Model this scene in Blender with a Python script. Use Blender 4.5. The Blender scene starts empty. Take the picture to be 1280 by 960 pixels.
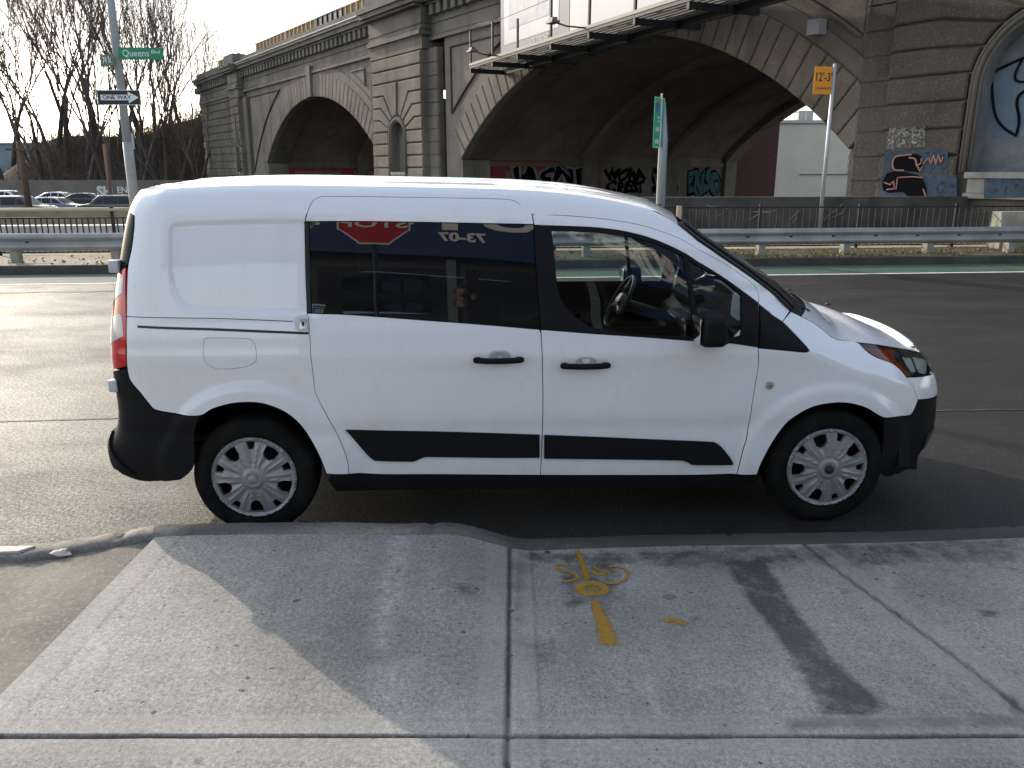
import bpy, bmesh, math, random
import numpy as np
from mathutils import Vector, Matrix, geometry, noise
PI = math.pi
rad = math.radians
random.seed(7)
rng = np.random.default_rng(7)
scn = bpy.context.scene
COL = scn.collection

# ------------------------------------------------------------------ camera
F_PX, PITCH, CAM_H = 1000.0, rad(14.84), 1.87
cd = bpy.data.cameras.new('camera')
cd.sensor_width = 36.0
cd.lens = 36.0 * F_PX / 1280.0
cd.clip_start = 0.05
cd.clip_end = 3000
cam = bpy.data.objects.new('camera', cd)
COL.objects.link(cam)
cam.location = (0, 0, CAM_H)
cam.rotation_euler = (PI / 2 - PITCH, 0, 0)
scn.camera = cam

# ------------------------------------------------------------------ light
SUN_AZ = rad(-43.0)      # clockwise from +Y
SUN_EL = rad(24.0)
w = bpy.data.worlds.new('World')
scn.world = w
w.use_nodes = True
nt = w.node_tree
nt.nodes.clear()
sky = nt.nodes.new('ShaderNodeTexSky')
sky.sky_type = 'NISHITA'
sky.sun_disc = False
sky.sun_elevation = SUN_EL
sky.sun_rotation = SUN_AZ
sky.air_density = 1.1
sky.dust_density = 1.8
sky.ozone_density = 1.0
bg = nt.nodes.new('ShaderNodeBackground')
bg.inputs[1].default_value = 0.15
out = nt.nodes.new('ShaderNodeOutputWorld')
hs = nt.nodes.new('ShaderNodeHueSaturation')
hs.inputs['Saturation'].default_value = 0.62
hs.inputs['Value'].default_value = 1.22
nt.links.new(sky.outputs[0], hs.inputs['Color'])
nt.links.new(hs.outputs[0], bg.inputs[0])
nt.links.new(bg.outputs[0], out.inputs[0])
sd = bpy.data.lights.new('sun', 'SUN')
sd.energy = 2.0
sd.angle = rad(0.55)
sd.color = (1.0, 0.88, 0.72)
sun = bpy.data.objects.new('sun', sd)
COL.objects.link(sun)
sdir = Vector((math.sin(SUN_AZ) * math.cos(SUN_EL), math.cos(SUN_AZ) * math.cos(SUN_EL), math.sin(SUN_EL)))
sun.rotation_euler = sdir.to_track_quat('Z', 'Y').to_euler()
sun.location = sdir * 100
vs = scn.view_settings
vs.view_transform = 'Standard'
vs.look = 'None'
vs.gamma = 1.0
vs.exposure = 0.98
vs.use_curve_mapping = False

# ------------------------------------------------------------------ materials
MATS = {}
def mat(name, col=(0.5, 0.5, 0.5), rough=0.6, metal=0.0, var=0.0, scale=5.0, bump=0.0, bscale=40.0,
        col2=None, coat=0.0, alpha=None, trans=0.0, ior=1.45, spec=0.5, emit=None, detail=5.0, stretch=None, bdist=0.01):
    if name in MATS:
        return MATS[name]
    m = bpy.data.materials.new(name)
    m.use_nodes = True
    N = m.node_tree.nodes
    L = m.node_tree.links
    b = N['Principled BSDF']
    b.inputs['Base Color'].default_value = (*col, 1)
    b.inputs['Roughness'].default_value = rough
    b.inputs['Metallic'].default_value = metal
    b.inputs['Specular IOR Level'].default_value = spec
    b.inputs['IOR'].default_value = ior
    if coat:
        b.inputs['Coat Weight'].default_value = coat
        b.inputs['Coat Roughness'].default_value = 0.02
    if trans:
        b.inputs['Transmission Weight'].default_value = trans
    if alpha is not None:
        b.inputs['Alpha'].default_value = alpha
    if emit:
        b.inputs['Emission Color'].default_value = (*emit[:3], 1)
        b.inputs['Emission Strength'].default_value = emit[3]
    tc = N.new('ShaderNodeTexCoord')
    src = tc.outputs['Object']
    if stretch:
        mp = N.new('ShaderNodeMapping')
        mp.inputs['Scale'].default_value = stretch
        L.new(src, mp.inputs[0])
        src = mp.outputs[0]
    if var or col2:
        n = N.new('ShaderNodeTexNoise')
        n.inputs['Scale'].default_value = scale
        n.inputs['Detail'].default_value = detail
        n.inputs['Roughness'].default_value = 0.65
        L.new(src, n.inputs['Vector'])
        r = N.new('ShaderNodeValToRGB')
        r.color_ramp.elements[0].position = 0.33
        r.color_ramp.elements[1].position = 0.67
        c2 = col2 if col2 else tuple(min(1, c * (1 + var)) for c in col)
        c1 = col if col2 else tuple(c * (1 - var) for c in col)
        r.color_ramp.elements[0].color = (*c1, 1)
        r.color_ramp.elements[1].color = (*c2, 1)
        L.new(n.outputs[0], r.inputs[0])
        L.new(r.outputs[0], b.inputs['Base Color'])
    if bump:
        n = N.new('ShaderNodeTexNoise')
        n.inputs['Scale'].default_value = bscale
        n.inputs['Detail'].default_value = 6
        L.new(src, n.inputs['Vector'])
        bp = N.new('ShaderNodeBump')
        bp.inputs['Strength'].default_value = bump
        bp.inputs['Distance'].default_value = bdist
        L.new(n.outputs[0], bp.inputs['Height'])
        L.new(bp.outputs[0], b.inputs['Normal'])
    MATS[name] = m
    return m

# ------------------------------------------------------------------ objects
def tag(o, label=None, cat=None, group=None, kind=None):
    if label: o['label'] = label
    if cat: o['category'] = cat
    if group: o['group'] = group
    if kind: o['kind'] = kind
    return o
def empty(name, loc=(0, 0, 0), rz=0.0, label=None, cat=None, group=None):
    o = bpy.data.objects.new(name, None)
    COL.objects.link(o)
    o.location = loc
    o.rotation_euler = (0, 0, rz)
    o.empty_display_size = 0.1
    return tag(o, label, cat, group)
def link(name, me, m=None, parent=None, smooth=False):
    o = bpy.data.objects.new(name, me)
    COL.objects.link(o)
    if m is not None:
        for mm in (m if isinstance(m, (list, tuple)) else [m]):
            me.materials.append(mm)
    if smooth:
        me.shade_smooth()
    if parent is not None:
        o.parent = parent
    return o
def struct(name, me, m, smooth=False):
    return tag(link(name, me, m, None, smooth), kind='structure')
def children(o):
    return [c for c in bpy.data.objects if c.parent == o]
def copy_tree(o, parent=None):
    c = o.copy()
    COL.objects.link(c)
    c.parent = parent
    for ch in children(o):
        copy_tree(ch, c)
    return c

class MB:
    """collects vertices and faces into one mesh"""
    def __init__(s):
        s.v = []; s.f = []; s.mi = []; s.cur = 0
    def add(s, vs_, fs):
        o = len(s.v)
        s.v += [tuple(map(float, p)) for p in vs_]
        s.f += [tuple(i + o for i in f) for f in fs]
        s.mi += [s.cur] * len(fs)
        return s
    def box(s, c, d, rz=0.0, M=None, ch=0.0):
        x, y, z = d[0] / 2, d[1] / 2, d[2] / 2
        if ch <= 0:
            P = [(-x,-y,-z),(x,-y,-z),(x,y,-z),(-x,y,-z),(-x,-y,z),(x,-y,z),(x,y,z),(-x,y,z)]
            Fs = [(3,2,1,0),(4,5,6,7),(0,1,5,4),(1,2,6,5),(2,3,7,6),(3,0,4,7)]
        else:
            bm = bmesh.new()
            bmesh.ops.create_cube(bm, size=1)
            for v in bm.verts:
                v.co = Vector((v.co.x * d[0], v.co.y * d[1], v.co.z * d[2]))
            bmesh.ops.bevel(bm, geom=list(bm.edges), offset=ch, segments=2, affect='EDGES', profile=0.5)
            bm.verts.index_update()
            P = [v.co[:] for v in bm.verts]
            Fs = [[v.index for v in f.verts] for f in bm.faces]
            bm.free()
        R = Matrix.Rotation(rz, 3, 'Z')
        if M is not None: R = M
        s.add([Vector(c) + R @ Vector(p) for p in P], Fs)
        return s
    def tube(s, pts, r, n=8, cap=True, closed=False):
        pts = [Vector(p) for p in pts]
        rs = r if isinstance(r, (list, tuple)) else [r] * len(pts)
        prev = None
        rings = []
        N = len(pts)
        for i, p in enumerate(pts):
            if closed:
                t = (pts[(i + 1) % N] - pts[i - 1]).normalized()
            else:
                t = (pts[min(i + 1, N - 1)] - pts[max(i - 1, 0)]).normalized()
            if prev is None:
                a = Vector((0, 0, 1)) if abs(t.z) < 0.9 else Vector((1, 0, 0))
                nrm = (a - t * a.dot(t)).normalized()
            else:
                nrm = (prev - t * prev.dot(t))
                nrm = nrm.normalized() if nrm.length > 1e-6 else prev
            prev = nrm
            bi = t.cross(nrm)
            rings.append([p + (nrm * math.cos(2*PI*k/n) + bi * math.sin(2*PI*k/n)) * rs[i] for k in range(n)])
        V = [q for rg in rings for q in rg]
        Fs = []
        M_ = N if closed else N - 1
        for i in range(M_):
            for k in range(n):
                j = (i + 1) % N
                Fs.append((i*n+k, i*n+(k+1)%n, j*n+(k+1)%n, j*n+k))
        if cap and not closed:
            Fs.append(tuple(range(n))[::-1])
            Fs.append(tuple((N-1)*n+k for k in range(n)))
        s.add(V, Fs)
        return s
    def prism(s, poly, z0, z1, M=None):
        """2D polygon extruded; M maps (x,y,z)->world (4x4)"""
        n = len(poly)
        V = [Vector((p[0], p[1], z0)) for p in poly] + [Vector((p[0], p[1], z1)) for p in poly]
        if M is not None: V = [M @ v for v in V]
        Fs = [tuple(range(n))[::-1], tuple(range(n, 2*n))] + [(i, (i+1)%n, n+(i+1)%n, n+i) for i in range(n)]
        s.add(V, Fs)
        return s
    def lathe(s, prof, n=48, M=None, close=False):
        """profile (r, h) about local Z; M 4x4"""
        V = []; Fs = []
        for k in range(n):
            a = 2*PI*k/n
            for r, h in prof:
                v = Vector((r*math.cos(a), r*math.sin(a), h))
                V.append(M @ v if M is not None else v)
        m = len(prof)
        for k in range(n):
            k2 = (k+1) % n
            for i in range(m-1):
                Fs.append((k*m+i, k2*m+i, k2*m+i+1, k*m+i+1))
            if close:
                Fs.append((k*m+m-1, k2*m+m-1, k2*m, k*m))
        s.add(V, Fs)
        return s
    def quad(s, a, b, c, d):
        s.add([a, b, c, d], [(0, 1, 2, 3)])
        return s
    def mesh(s, name='m'):
        me = bpy.data.meshes.new(name)
        me.from_pydata(s.v, [], s.f)
        if any(s.mi):
            me.polygons.foreach_set('material_index', s.mi)
        me.validate()
        me.update()
        return me
    def build(s, name, m, parent=None, smooth=False, angle=None, kind=None):
        me = s.mesh(name)
        o = link(name, me, m, parent)
        if smooth:
            me.shade_smooth()
            if angle is not None:
                sharp_by_angle(me, angle)
        if kind: o['kind'] = kind
        return o
def sharp_by_angle(me, deg):
    bm = bmesh.new()
    bm.from_mesh(me)
    lim = rad(deg)
    for e in bm.edges:
        if len(e.link_faces) == 2:
            e.smooth = e.calc_face_angle(0) < lim
    bm.to_mesh(me)
    bm.free()
def text_mb(txt, size=1.0, depth=0.002, align='CENTER', bold=0.0, sx=1.0):
    cu = bpy.data.curves.new('t', 'FONT')
    cu.body = txt
    cu.size = size
    cu.extrude = depth
    cu.align_x = align
    cu.align_y = 'CENTER'
    cu.offset = bold
    cu.resolution_u = 3
    o = bpy.data.objects.new('t', cu)
    COL.objects.link(o)
    dg = bpy.context.evaluated_depsgraph_get()
    me = bpy.data.meshes.new_from_object(o.evaluated_get(dg))
    bpy.data.objects.remove(o)
    V = [(v.co.x * sx, v.co.y, v.co.z) for v in me.vertices]
    Fs = [tuple(p.vertices) for p in me.polygons]
    bpy.data.meshes.remove(me)
    bpy.data.curves.remove(cu)
    return V, Fs
def basis(o, ex, ey, ez):
    M = Matrix.Identity(4)
    for i, e in enumerate((ex, ey, ez)):
        e = Vector(e)
        M[0][i], M[1][i], M[2][i] = e
    M[0][3], M[1][3], M[2][3] = Vector(o)
    return M

# pixel of the 1280x960 photograph -> ray
_c, _s = math.cos(PITCH), math.sin(PITCH)
CAMP = np.array([0, 0, CAM_H])
def ray(x, y):
    u, v = (x - 640) / F_PX, (y - 480) / F_PX
    return np.array([u, _c - v * _s, -_s - v * _c])
def G(x, y, z=0.0):
    """point of the horizontal plane z seen at a pixel"""
    d = ray(x, y); t = (z - CAM_H) / d[2]
    p = CAMP + d * t
    return Vector(p)
def at(x, y, Y):
    """point at forward distance Y seen at a pixel"""
    d = ray(x, y); t = Y / d[1]
    return Vector(CAMP + d * t)
def proj(p):
    q = np.asarray(p, float) - CAMP
    X = q[0]; Z = q[1] * _c - q[2] * _s; Yd = -q[2] * _c - q[1] * _s
    return np.array([640 + F_PX * X / Z, 480 + F_PX * Yd / Z])
def ss(a, b, x):
    t = (x - a) / (b - a)
    t = 0.0 if t < 0 else 1.0 if t > 1 else t
    return t * t * (3 - 2 * t)

class Spl:
    """natural cubic spline"""
    def __init__(s, xs, ys):
        s.x = np.array(xs, float); s.y = np.array(ys, float)
        n = len(xs); h = np.diff(s.x)
        A = np.eye(n); r = np.zeros(n)
        for i in range(1, n-1):
            A[i, i-1] = h[i-1]; A[i, i] = 2*(h[i-1]+h[i]); A[i, i+1] = h[i]
            r[i] = 6*((s.y[i+1]-s.y[i])/h[i] - (s.y[i]-s.y[i-1])/h[i-1])
        s.m = np.linalg.solve(A, r)
        s.h = h
        s.xl = list(s.x); s.yl = list(s.y); s.ml = list(s.m); s.hl = list(h)
    def __call__(s, t):
        x = s.xl
        if t <= x[0]:
            h = s.hl[0]; d = (s.yl[1]-s.yl[0])/h - h*(2*s.ml[0]+s.ml[1])/6
            return s.yl[0] + d*(t-x[0])
        if t >= x[-1]:
            h = s.hl[-1]; d = (s.yl[-1]-s.yl[-2])/h + h*(s.ml[-2]+2*s.ml[-1])/6
            return s.yl[-1] + d*(t-x[-1])
        lo, hi = 0, len(x)-1
        while hi-lo > 1:
            m = (lo+hi)//2
            if x[m] <= t: lo = m
            else: hi = m
        h = s.hl[lo]; a = (x[lo+1]-t)/h; b = (t-x[lo])/h
        return a*s.yl[lo]+b*s.yl[lo+1]+((a**3-a)*s.ml[lo]+(b**3-b)*s.ml[lo+1])*h*h/6
def catmull(P, n=6, closed=True, corner=38):
    """resample a polyline smoothly, keeping sharp corners"""
    P = [np.array(p, float) for p in P]
    N = len(P)
    cn = []
    for i in range(N):
        if not closed and i in (0, N-1):
            cn.append(True); continue
        a = P[i]-P[i-1]; b = P[(i+1) % N]-P[i]
        ang = math.degrees(math.acos(max(-1, min(1, a@b/(np.linalg.norm(a)*np.linalg.norm(b)+1e-12)))))
        cn.append(ang > corner)
    out = []
    for i in range(N if closed else N-1):
        p1, p2 = P[i], P[(i+1) % N]
        p0 = P[i-1] if not cn[i] else 2*p1-p2
        p3 = P[(i+2) % N] if not cn[(i+1) % N] else 2*p2-p1
        for k in range(n):
            t = k/n
            out.append(0.5*((2*p1)+(-p0+p2)*t+(2*p0-5*p1+4*p2-p3)*t*t+(-p0+3*p1-3*p2+p3)*t**3))
    if not closed: out.append(P[-1])
    return out
def inpoly(pts, poly):
    pts = np.asarray(pts); poly = np.asarray(poly)
    x, y = pts[:, 0], pts[:, 1]
    r = np.zeros(len(pts), bool)
    j = len(poly)-1
    for i in range(len(poly)):
        xi, yi = poly[i]; xj, yj = poly[j]
        c = ((yi > y) != (yj > y)) & (x < (xj-xi)*(y-yi)/((yj-yi) if yj != yi else 1e-12)+xi)
        r ^= c
        j = i
    return r
def polydist(pts, poly, closed=True):
    pts = np.asarray(pts); poly = np.asarray(poly)
    d = np.full(len(pts), 1e9)
    for i in range(len(poly) if closed else len(poly)-1):
        a = poly[i]; b = poly[(i+1) % len(poly)]
        ab = b-a
        t = np.clip(((pts-a)@ab)/(ab@ab+1e-15), 0, 1)
        d = np.minimum(d, np.linalg.norm(pts-(a+t[:, None]*ab), axis=1))
    return d
def resample(poly, h, closed=True):
    out = []
    n = len(poly)
    for i in range(n if closed else n-1):
        a = np.array(poly[i], float); b = np.array(poly[(i+1) % n], float)
        k = max(1, int(math.ceil(np.linalg.norm(b-a)/h)))
        for j in range(k): out.append(a+(b-a)*j/k)
    if not closed: out.append(np.array(poly[-1], float))
    return out
def offset_poly(poly, g):
    P = np.array(poly)
    A = 0.5*np.sum(P[:, 0]*np.roll(P[:, 1], -1)-np.roll(P[:, 0], -1)*P[:, 1])
    sg = 1 if A > 0 else -1
    out = []
    n = len(P)
    for i in range(n):
        e1 = P[i]-P[i-1]; e2 = P[(i+1) % n]-P[i]
        if np.linalg.norm(e1) < 1e-9: e1 = e2
        if np.linalg.norm(e2) < 1e-9: e2 = e1
        e1 = e1/np.linalg.norm(e1); e2 = e2/np.linalg.norm(e2)
        n1 = np.array([-e1[1], e1[0]])*sg; n2 = np.array([-e2[1], e2[0]])*sg
        m = n1+n2
        l = m@m
        m = m*(2/max(l, 0.6)) if l > 1e-9 else n1
        out.append(P[i]+m*g)
    return out
def cdt_fill(outline, holes, h):
    """triangulate a 2D region with holes and inner points"""
    loops = [outline]+list(holes)
    V = []; E = []
    for lp in loops:
        o = len(V)
        V += [Vector((float(p[0]), float(p[1]))) for p in lp]
        E += [(o+i, o+(i+1) % len(lp)) for i in range(len(lp))]
    O = np.array(outline)
    x0, y0 = O.min(0); x1, y1 = O.max(0)
    gx = np.arange(x0, x1, h); gy = np.arange(y0, y1, h*0.87)
    pts = np.array([(x+(0.5*h if j % 2 else 0), y) for j, y in enumerate(gy) for x in gx])
    if len(pts):
        ok = inpoly(pts, outline) & (polydist(pts, outline) > 0.5*h)
        for hl in holes:
            ok &= ~inpoly(pts, hl) & (polydist(pts, hl) > 0.5*h)
        V += [Vector((float(p[0]), float(p[1]))) for p in pts[ok]]
    r = geometry.delaunay_2d_cdt(V, E, [], 0, 1e-7)
    ov = np.array([(p.x, p.y) for p in r[0]])
    fs = r[2]
    c = np.array([ov[list(f)].mean(0) for f in fs])
    ok = inpoly(c, outline)
    for hl in holes: ok &= ~inpoly(c, hl)
    F2 = []
    for f, k in zip(fs, ok):
        if not k: continue
        a, b, d = ov[f[0]], ov[f[1]], ov[f[2]]
        if (b[0]-a[0])*(d[1]-a[1])-(b[1]-a[1])*(d[0]-a[0]) < 0: f = f[::-1]
        F2.append(tuple(f))
    return ov, F2
# ================================================================== the van
def van_paint():
    m = mat('white_paint', (0.80, 0.82, 0.845), rough=0.28, coat=1.0, spec=0.5)
    N = m.node_tree.nodes; L = m.node_tree.links; b = N['Principled BSDF']
    tc = N.new('ShaderNodeTexCoord'); sp = N.new('ShaderNodeSeparateXYZ'); L.new(tc.outputs['Object'], sp.inputs[0])
    # road film thrown up on the sills and round the wheels, a few chips and smears
    mr = N.new('ShaderNodeMapRange'); mr.inputs[1].default_value = .95; mr.inputs[2].default_value = .30; mr.inputs[3].default_value = .0; mr.inputs[4].default_value = 1.0
    L.new(sp.outputs[2], mr.inputs[0])
    def nz(sc, det, mp=None):
        n = N.new('ShaderNodeTexNoise'); n.inputs['Scale'].default_value = sc; n.inputs['Detail'].default_value = det; n.inputs['Roughness'].default_value = .7
        s_ = tc.outputs['Object']
        if mp:
            q = N.new('ShaderNodeMapping'); q.inputs['Scale'].default_value = mp; L.new(s_, q.inputs[0]); s_ = q.outputs[0]
        L.new(s_, n.inputs['Vector']); return n.outputs[0]
    def ramp(x, a, b_, va, vb):
        r = N.new('ShaderNodeMapRange'); r.inputs[1].default_value = a; r.inputs[2].default_value = b_; r.inputs[3].default_value = va; r.inputs[4].default_value = vb
        L.new(x, r.inputs[0]); return r.outputs[0]
    def mul(x, y):
        q = N.new('ShaderNodeMath'); q.operation = 'MULTIPLY'; L.new(x, q.inputs[0])
        if isinstance(y, float): q.inputs[1].default_value = y
        else: L.new(y, q.inputs[1])
        return q.outputs[0]
    film = mul(mul(mr.outputs[0], ramp(nz(3.5, 7), .35, .75, .1, 1.0)), .42)
    streak = mul(ramp(nz(1.0, 5, (14, 14, .9)), .52, .75, .0, 1.0), .10)
    add = N.new('ShaderNodeMath'); add.operation = 'ADD'; L.new(film, add.inputs[0]); L.new(streak, add.inputs[1])
    mx = N.new('ShaderNodeMix'); mx.data_type = 'RGBA'; mx.inputs[6].default_value = (.80,.82,.845,1); mx.inputs[7].default_value = (.42,.40,.36,1)
    L.new(add.outputs[0], mx.inputs[0])
    vo = N.new('ShaderNodeTexVoronoi'); vo.inputs['Scale'].default_value = 9; L.new(tc.outputs['Object'], vo.inputs['Vector'])
    lt = N.new('ShaderNodeMath'); lt.operation = 'LESS_THAN'; lt.inputs[1].default_value = .022; L.new(vo.outputs['Distance'], lt.inputs[0])
    m2 = N.new('ShaderNodeMix'); m2.data_type = 'RGBA'; m2.inputs[7].default_value = (.16,.13,.11,1)
    L.new(mul(lt.outputs[0], .55), m2.inputs[0]); L.new(mx.outputs[2], m2.inputs[6]); L.new(m2.outputs[2], b.inputs['Base Color'])
    L.new(ramp(add.outputs[0], 0, .4, .26, .5), b.inputs['Roughness'])
    L.new(ramp(add.outputs[0], 0, .35, 1.0, .35), b.inputs['Coat Weight'])
    return m
M_WHITE = van_paint()
M_BPLAS = mat('black_plastic', (0.009, 0.009, 0.010), rough=0.6, spec=.16, bump=0.15, bscale=400, bdist=0.001)
M_BGLOS = mat('black_trim', (0.012, 0.012, 0.013), rough=0.25)
M_RUB = mat('tyre_rubber', (0.006, 0.006, 0.006), rough=0.9, spec=.10, col2=(.017,.016,.015), scale=7, bump=0.2, bscale=90, bdist=0.003)
M_DARKIN = mat('cabin_plastic', (0.030, 0.031, 0.033), rough=0.6)
M_SEAT = mat('seat_fabric', (0.028, 0.028, 0.03), rough=0.9, var=0.2, scale=40)
M_SILV = mat('silver_wheel_cover', (0.27, 0.275, 0.28), rough=0.33, metal=0.3, var=0.05, scale=8)
M_STEEL = mat('dark_steel', (0.03, 0.03, 0.03), rough=0.5, metal=0.6)
M_CHROME = mat('chrome', (0.75, 0.75, 0.76), rough=0.1, metal=1.0)
M_RED = mat('red_lens', (0.55, 0.008, 0.012), rough=0.08, coat=1.0)
M_CLEARW = mat('pale_lens', (0.55, 0.52, 0.50), rough=0.1, coat=1.0)
M_AMBER = mat('amber_lens', (0.62, 0.09, 0.015), rough=0.10, coat=1.0)
def glass_mat(name, tint, body, wts):
    m = bpy.data.materials.new(name); m.use_nodes = True
    N = m.node_tree.nodes; L = m.node_tree.links; N.clear()
    o = N.new('ShaderNodeOutputMaterial')
    tr = N.new('ShaderNodeBsdfTransparent'); tr.inputs[0].default_value = (*tint, 1)
    df = N.new('ShaderNodeBsdfDiffuse'); df.inputs[0].default_value = (*body, 1)
    m1 = N.new('ShaderNodeMixShader'); m1.inputs[0].default_value = wts
    L.new(tr.outputs[0], m1.inputs[1]); L.new(df.outputs[0], m1.inputs[2])
    gl = N.new('ShaderNodeBsdfGlossy'); gl.inputs['Roughness'].default_value = 0.0
    fr = N.new('ShaderNodeFresnel'); fr.inputs[0].default_value = 1.75
    m2 = N.new('ShaderNodeMixShader')
    L.new(fr.outputs[0], m2.inputs[0]); L.new(m1.outputs[0], m2.inputs[1]); L.new(gl.outputs[0], m2.inputs[2])
    L.new(m2.outputs[0], o.inputs[0])
    MATS[name] = m
    return m
M_GLASS = glass_mat('clear_car_glass', (0.82, 0.88, 0.84), (0.02, 0.02, 0.02), 0.02)
M_TINT = glass_mat('dark_tinted_glass', (0.10, 0.11, 0.12), (0.012, 0.013, 0.015), 0.5)

VYAW = rad(2.74)
VU = np.array([math.cos(VYAW), math.sin(VYAW), 0]); VW = np.array([-math.sin(VYAW), math.cos(VYAW), 0])
VO = np.array([-1.3506, 3.9217, 0]) + 0.89 * VW
van = empty('delivery_van', tuple(VO), VYAW,
            'clean white compact delivery van with black side mouldings parked alone along the near kerb', 'van')
def v2w(p): return VO + VU*p[0] + VW*p[1] + np.array([0, 0, p[2]])

_hw = Spl([.05,.18,.25,.32,.40,.50,.57,.62,.68,.80,.90,.945,.975,1.0,1.06,1.12,1.18,1.30,1.45,1.60,1.66,1.71,1.75,1.775,1.795],
          [.83,.862,.876,.884,.888,.890,.891,.899,.902,.9055,.912,.917,.9185,.915,.9085,.900,.888,.871,.849,.826,.815,.800,.779,.757,.728])
_fx = Spl([3.0,3.2,3.4,3.55,3.67,3.77,3.86,3.98,4.15,4.42,4.75], [3.0,3.2,3.396,3.54,3.645,3.722,3.78,3.835,3.872,3.89,3.893])
_fk = Spl([3.0,3.2,3.4,3.55,3.67,3.77,3.86,3.98,4.15,4.42,4.75], [.0,.004,.028,.075,.14,.215,.29,.405,.58,.85,1.15])
_rx = Spl([-1.75,-1.4,-1.15,-.98,-.88,-.80,-.72,-.62,-.5,-.35,-.2], [-.806,-.803,-.796,-.784,-.765,-.735,-.686,-.606,-.496,-.35,-.2])
_rk = Spl([-1.75,-1.4,-1.15,-.98,-.88,-.80,-.72,-.62,-.5,-.35,-.2], [1.07,.70,.43,.25,.157,.095,.052,.022,.008,.001,0])
_ns = Spl([.12,.25,.35,.45,.55,.65,.75,.82,.88,.95,1.05], [-.16,-.075,-.03,.0,.0,-.012,-.03,-.055,-.10,-.19,-.36])
_rs = Spl([.15,.28,.36,.44,.50,.56,.62,.8,1.0,1.2,1.5,1.65,1.72,1.77,1.80], [.10,.035,.0,-.01,.0,.035,.055,.062,.07,.095,.155,.19,.212,.235,.25])
_drop = Spl([-.8,-.4,0,.6,1.2,1.5,1.8,2.0,2.2,2.3], [.03,.008,-.010,-.006,.006,.020,.055,.095,.150,.18])
_zt = Spl([2.4,2.9,3.05,3.2,3.4,3.6,3.75], [1.30,1.14,1.07,1.02,.975,.91,.86])
RECP = np.array([(-.300,1.622),(-.322,1.612),(-.334,1.59),(-.342,1.40),(-.335,1.335),(-.315,1.28),(-.280,1.235),(-.235,1.210),(-.18,1.203),(.10,1.192),(.55,1.172),(.55,1.622)])
def panel_recess(x, z):
    if x < -.40 or z > 1.66 or z < 1.15 or x > .40: return 0.0
    p = np.array([[x, z]])
    d = polydist(p, RECP)[0]
    if not inpoly(p, RECP)[0]: d = -d
    return 0.0125*ss(-0.013, 0.015, d)*ss(.40, .36, x)
def panel_recess_old(x, z):
    # pressed-in panel of the rear quarter
    dx = max(-.335 - x + 0.10*ss(1.32, 1.18, z), x - .9, 0)
    dz = max(1.208 - z, z - 1.615, 0)
    d_in = min(x + .335 - 0.12*ss(1.34, 1.19, z), z - 1.21, 1.62 - z)
    return 0.011*ss(-0.004, 0.016, d_in) * ss(0.42, 0.34, x) if d_in > -0.01 else 0.0
def S(a, s):
    if a > 3.0:
        x = _fx(a); k = _fk(a)
    elif a < -.2:
        x = _rx(a); k = _rk(a)
    else:
        x = a; k = 0.0
    z = s
    hw = _hw(s)
    # front fender shoulder
    if x > 2.4:
        hw -= 0.16*ss(-.20, .07, z - _zt(min(x, 3.75)))*ss(2.35, 3.05, x)
    for cx, cz, r0 in ((0.02, .325, .50), (3.05, .30, .485)):
        if abs(x-cx) < .7 and z < 1.0:
            r = math.hypot(x-cx, z-cz)
            hw += 0.020*ss(r0+.035, r0-.035, r)*ss(.15, .3, z)
    if x < .45 and z > 1.15:
        hw -= panel_recess(x, z)
    y = hw*(1-k)
    if a > 2.9:
        x += _ns(min(max(z, .12), 1.05))*ss(3.05, 3.85, a)
    if a < -.1:
        x += _rs(min(max(z, .15), 1.8))*ss(-.25, -.72, a)
    zz = z
    if s > 1.1:
        zz = z - _drop(min(max(x, -.8), 2.3))*ss(1.1, 1.785, s)
    # light rake of the unladen body
    return (x, -y, zz + 0.004)
SMAX = 1.792
def solve(px, py, g=None):
    if g is None:
        d = ray(px, py)
        o = CAMP-VO
        t = (-.9-o@VW)/(d@VW); p = o+d*t
        g = (float(p@VU), float(p[2]))
    a, s = min(max(g[0], -.7), 3.75), min(max(g[1], .15), 1.78)
    for it in range(25):
        p0 = proj(v2w(S(a, s)))
        r = np.array([px, py])-p0
        if abs(r[0])+abs(r[1]) < 0.02: break
        e = 1e-3
        ja = (proj(v2w(S(a+e, s)))-p0)/e
        js = (proj(v2w(S(a, s+e)))-p0)/e
        J = np.array([[ja[0], js[0]], [ja[1], js[1]]])
        st = np.linalg.lstsq(J, r, rcond=0.05)[0]
        st = np.clip(st, -.08, .08)
        a = min(max(a+st[0], -1.2), 4.3); s = min(max(s+st[1], .08), 1.81)
    return (a, s)
def trace(pts):
    """pixels of the photograph -> (a, s) on the body surface; ('p', a, s) entries pass through"""
    return [np.array(q[1:]) if q[0] == 'p' else np.array(solve(*q)) for q in pts]
def normal(a, s, f=S):
    e = 2e-3
    pa = np.array(f(a+e, s))-np.array(f(a-e, s)); ps = np.array(f(a, s+e))-np.array(f(a, s-e))
    n = np.cross(pa, ps)
    return n/(np.linalg.norm(n)+1e-12)
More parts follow.
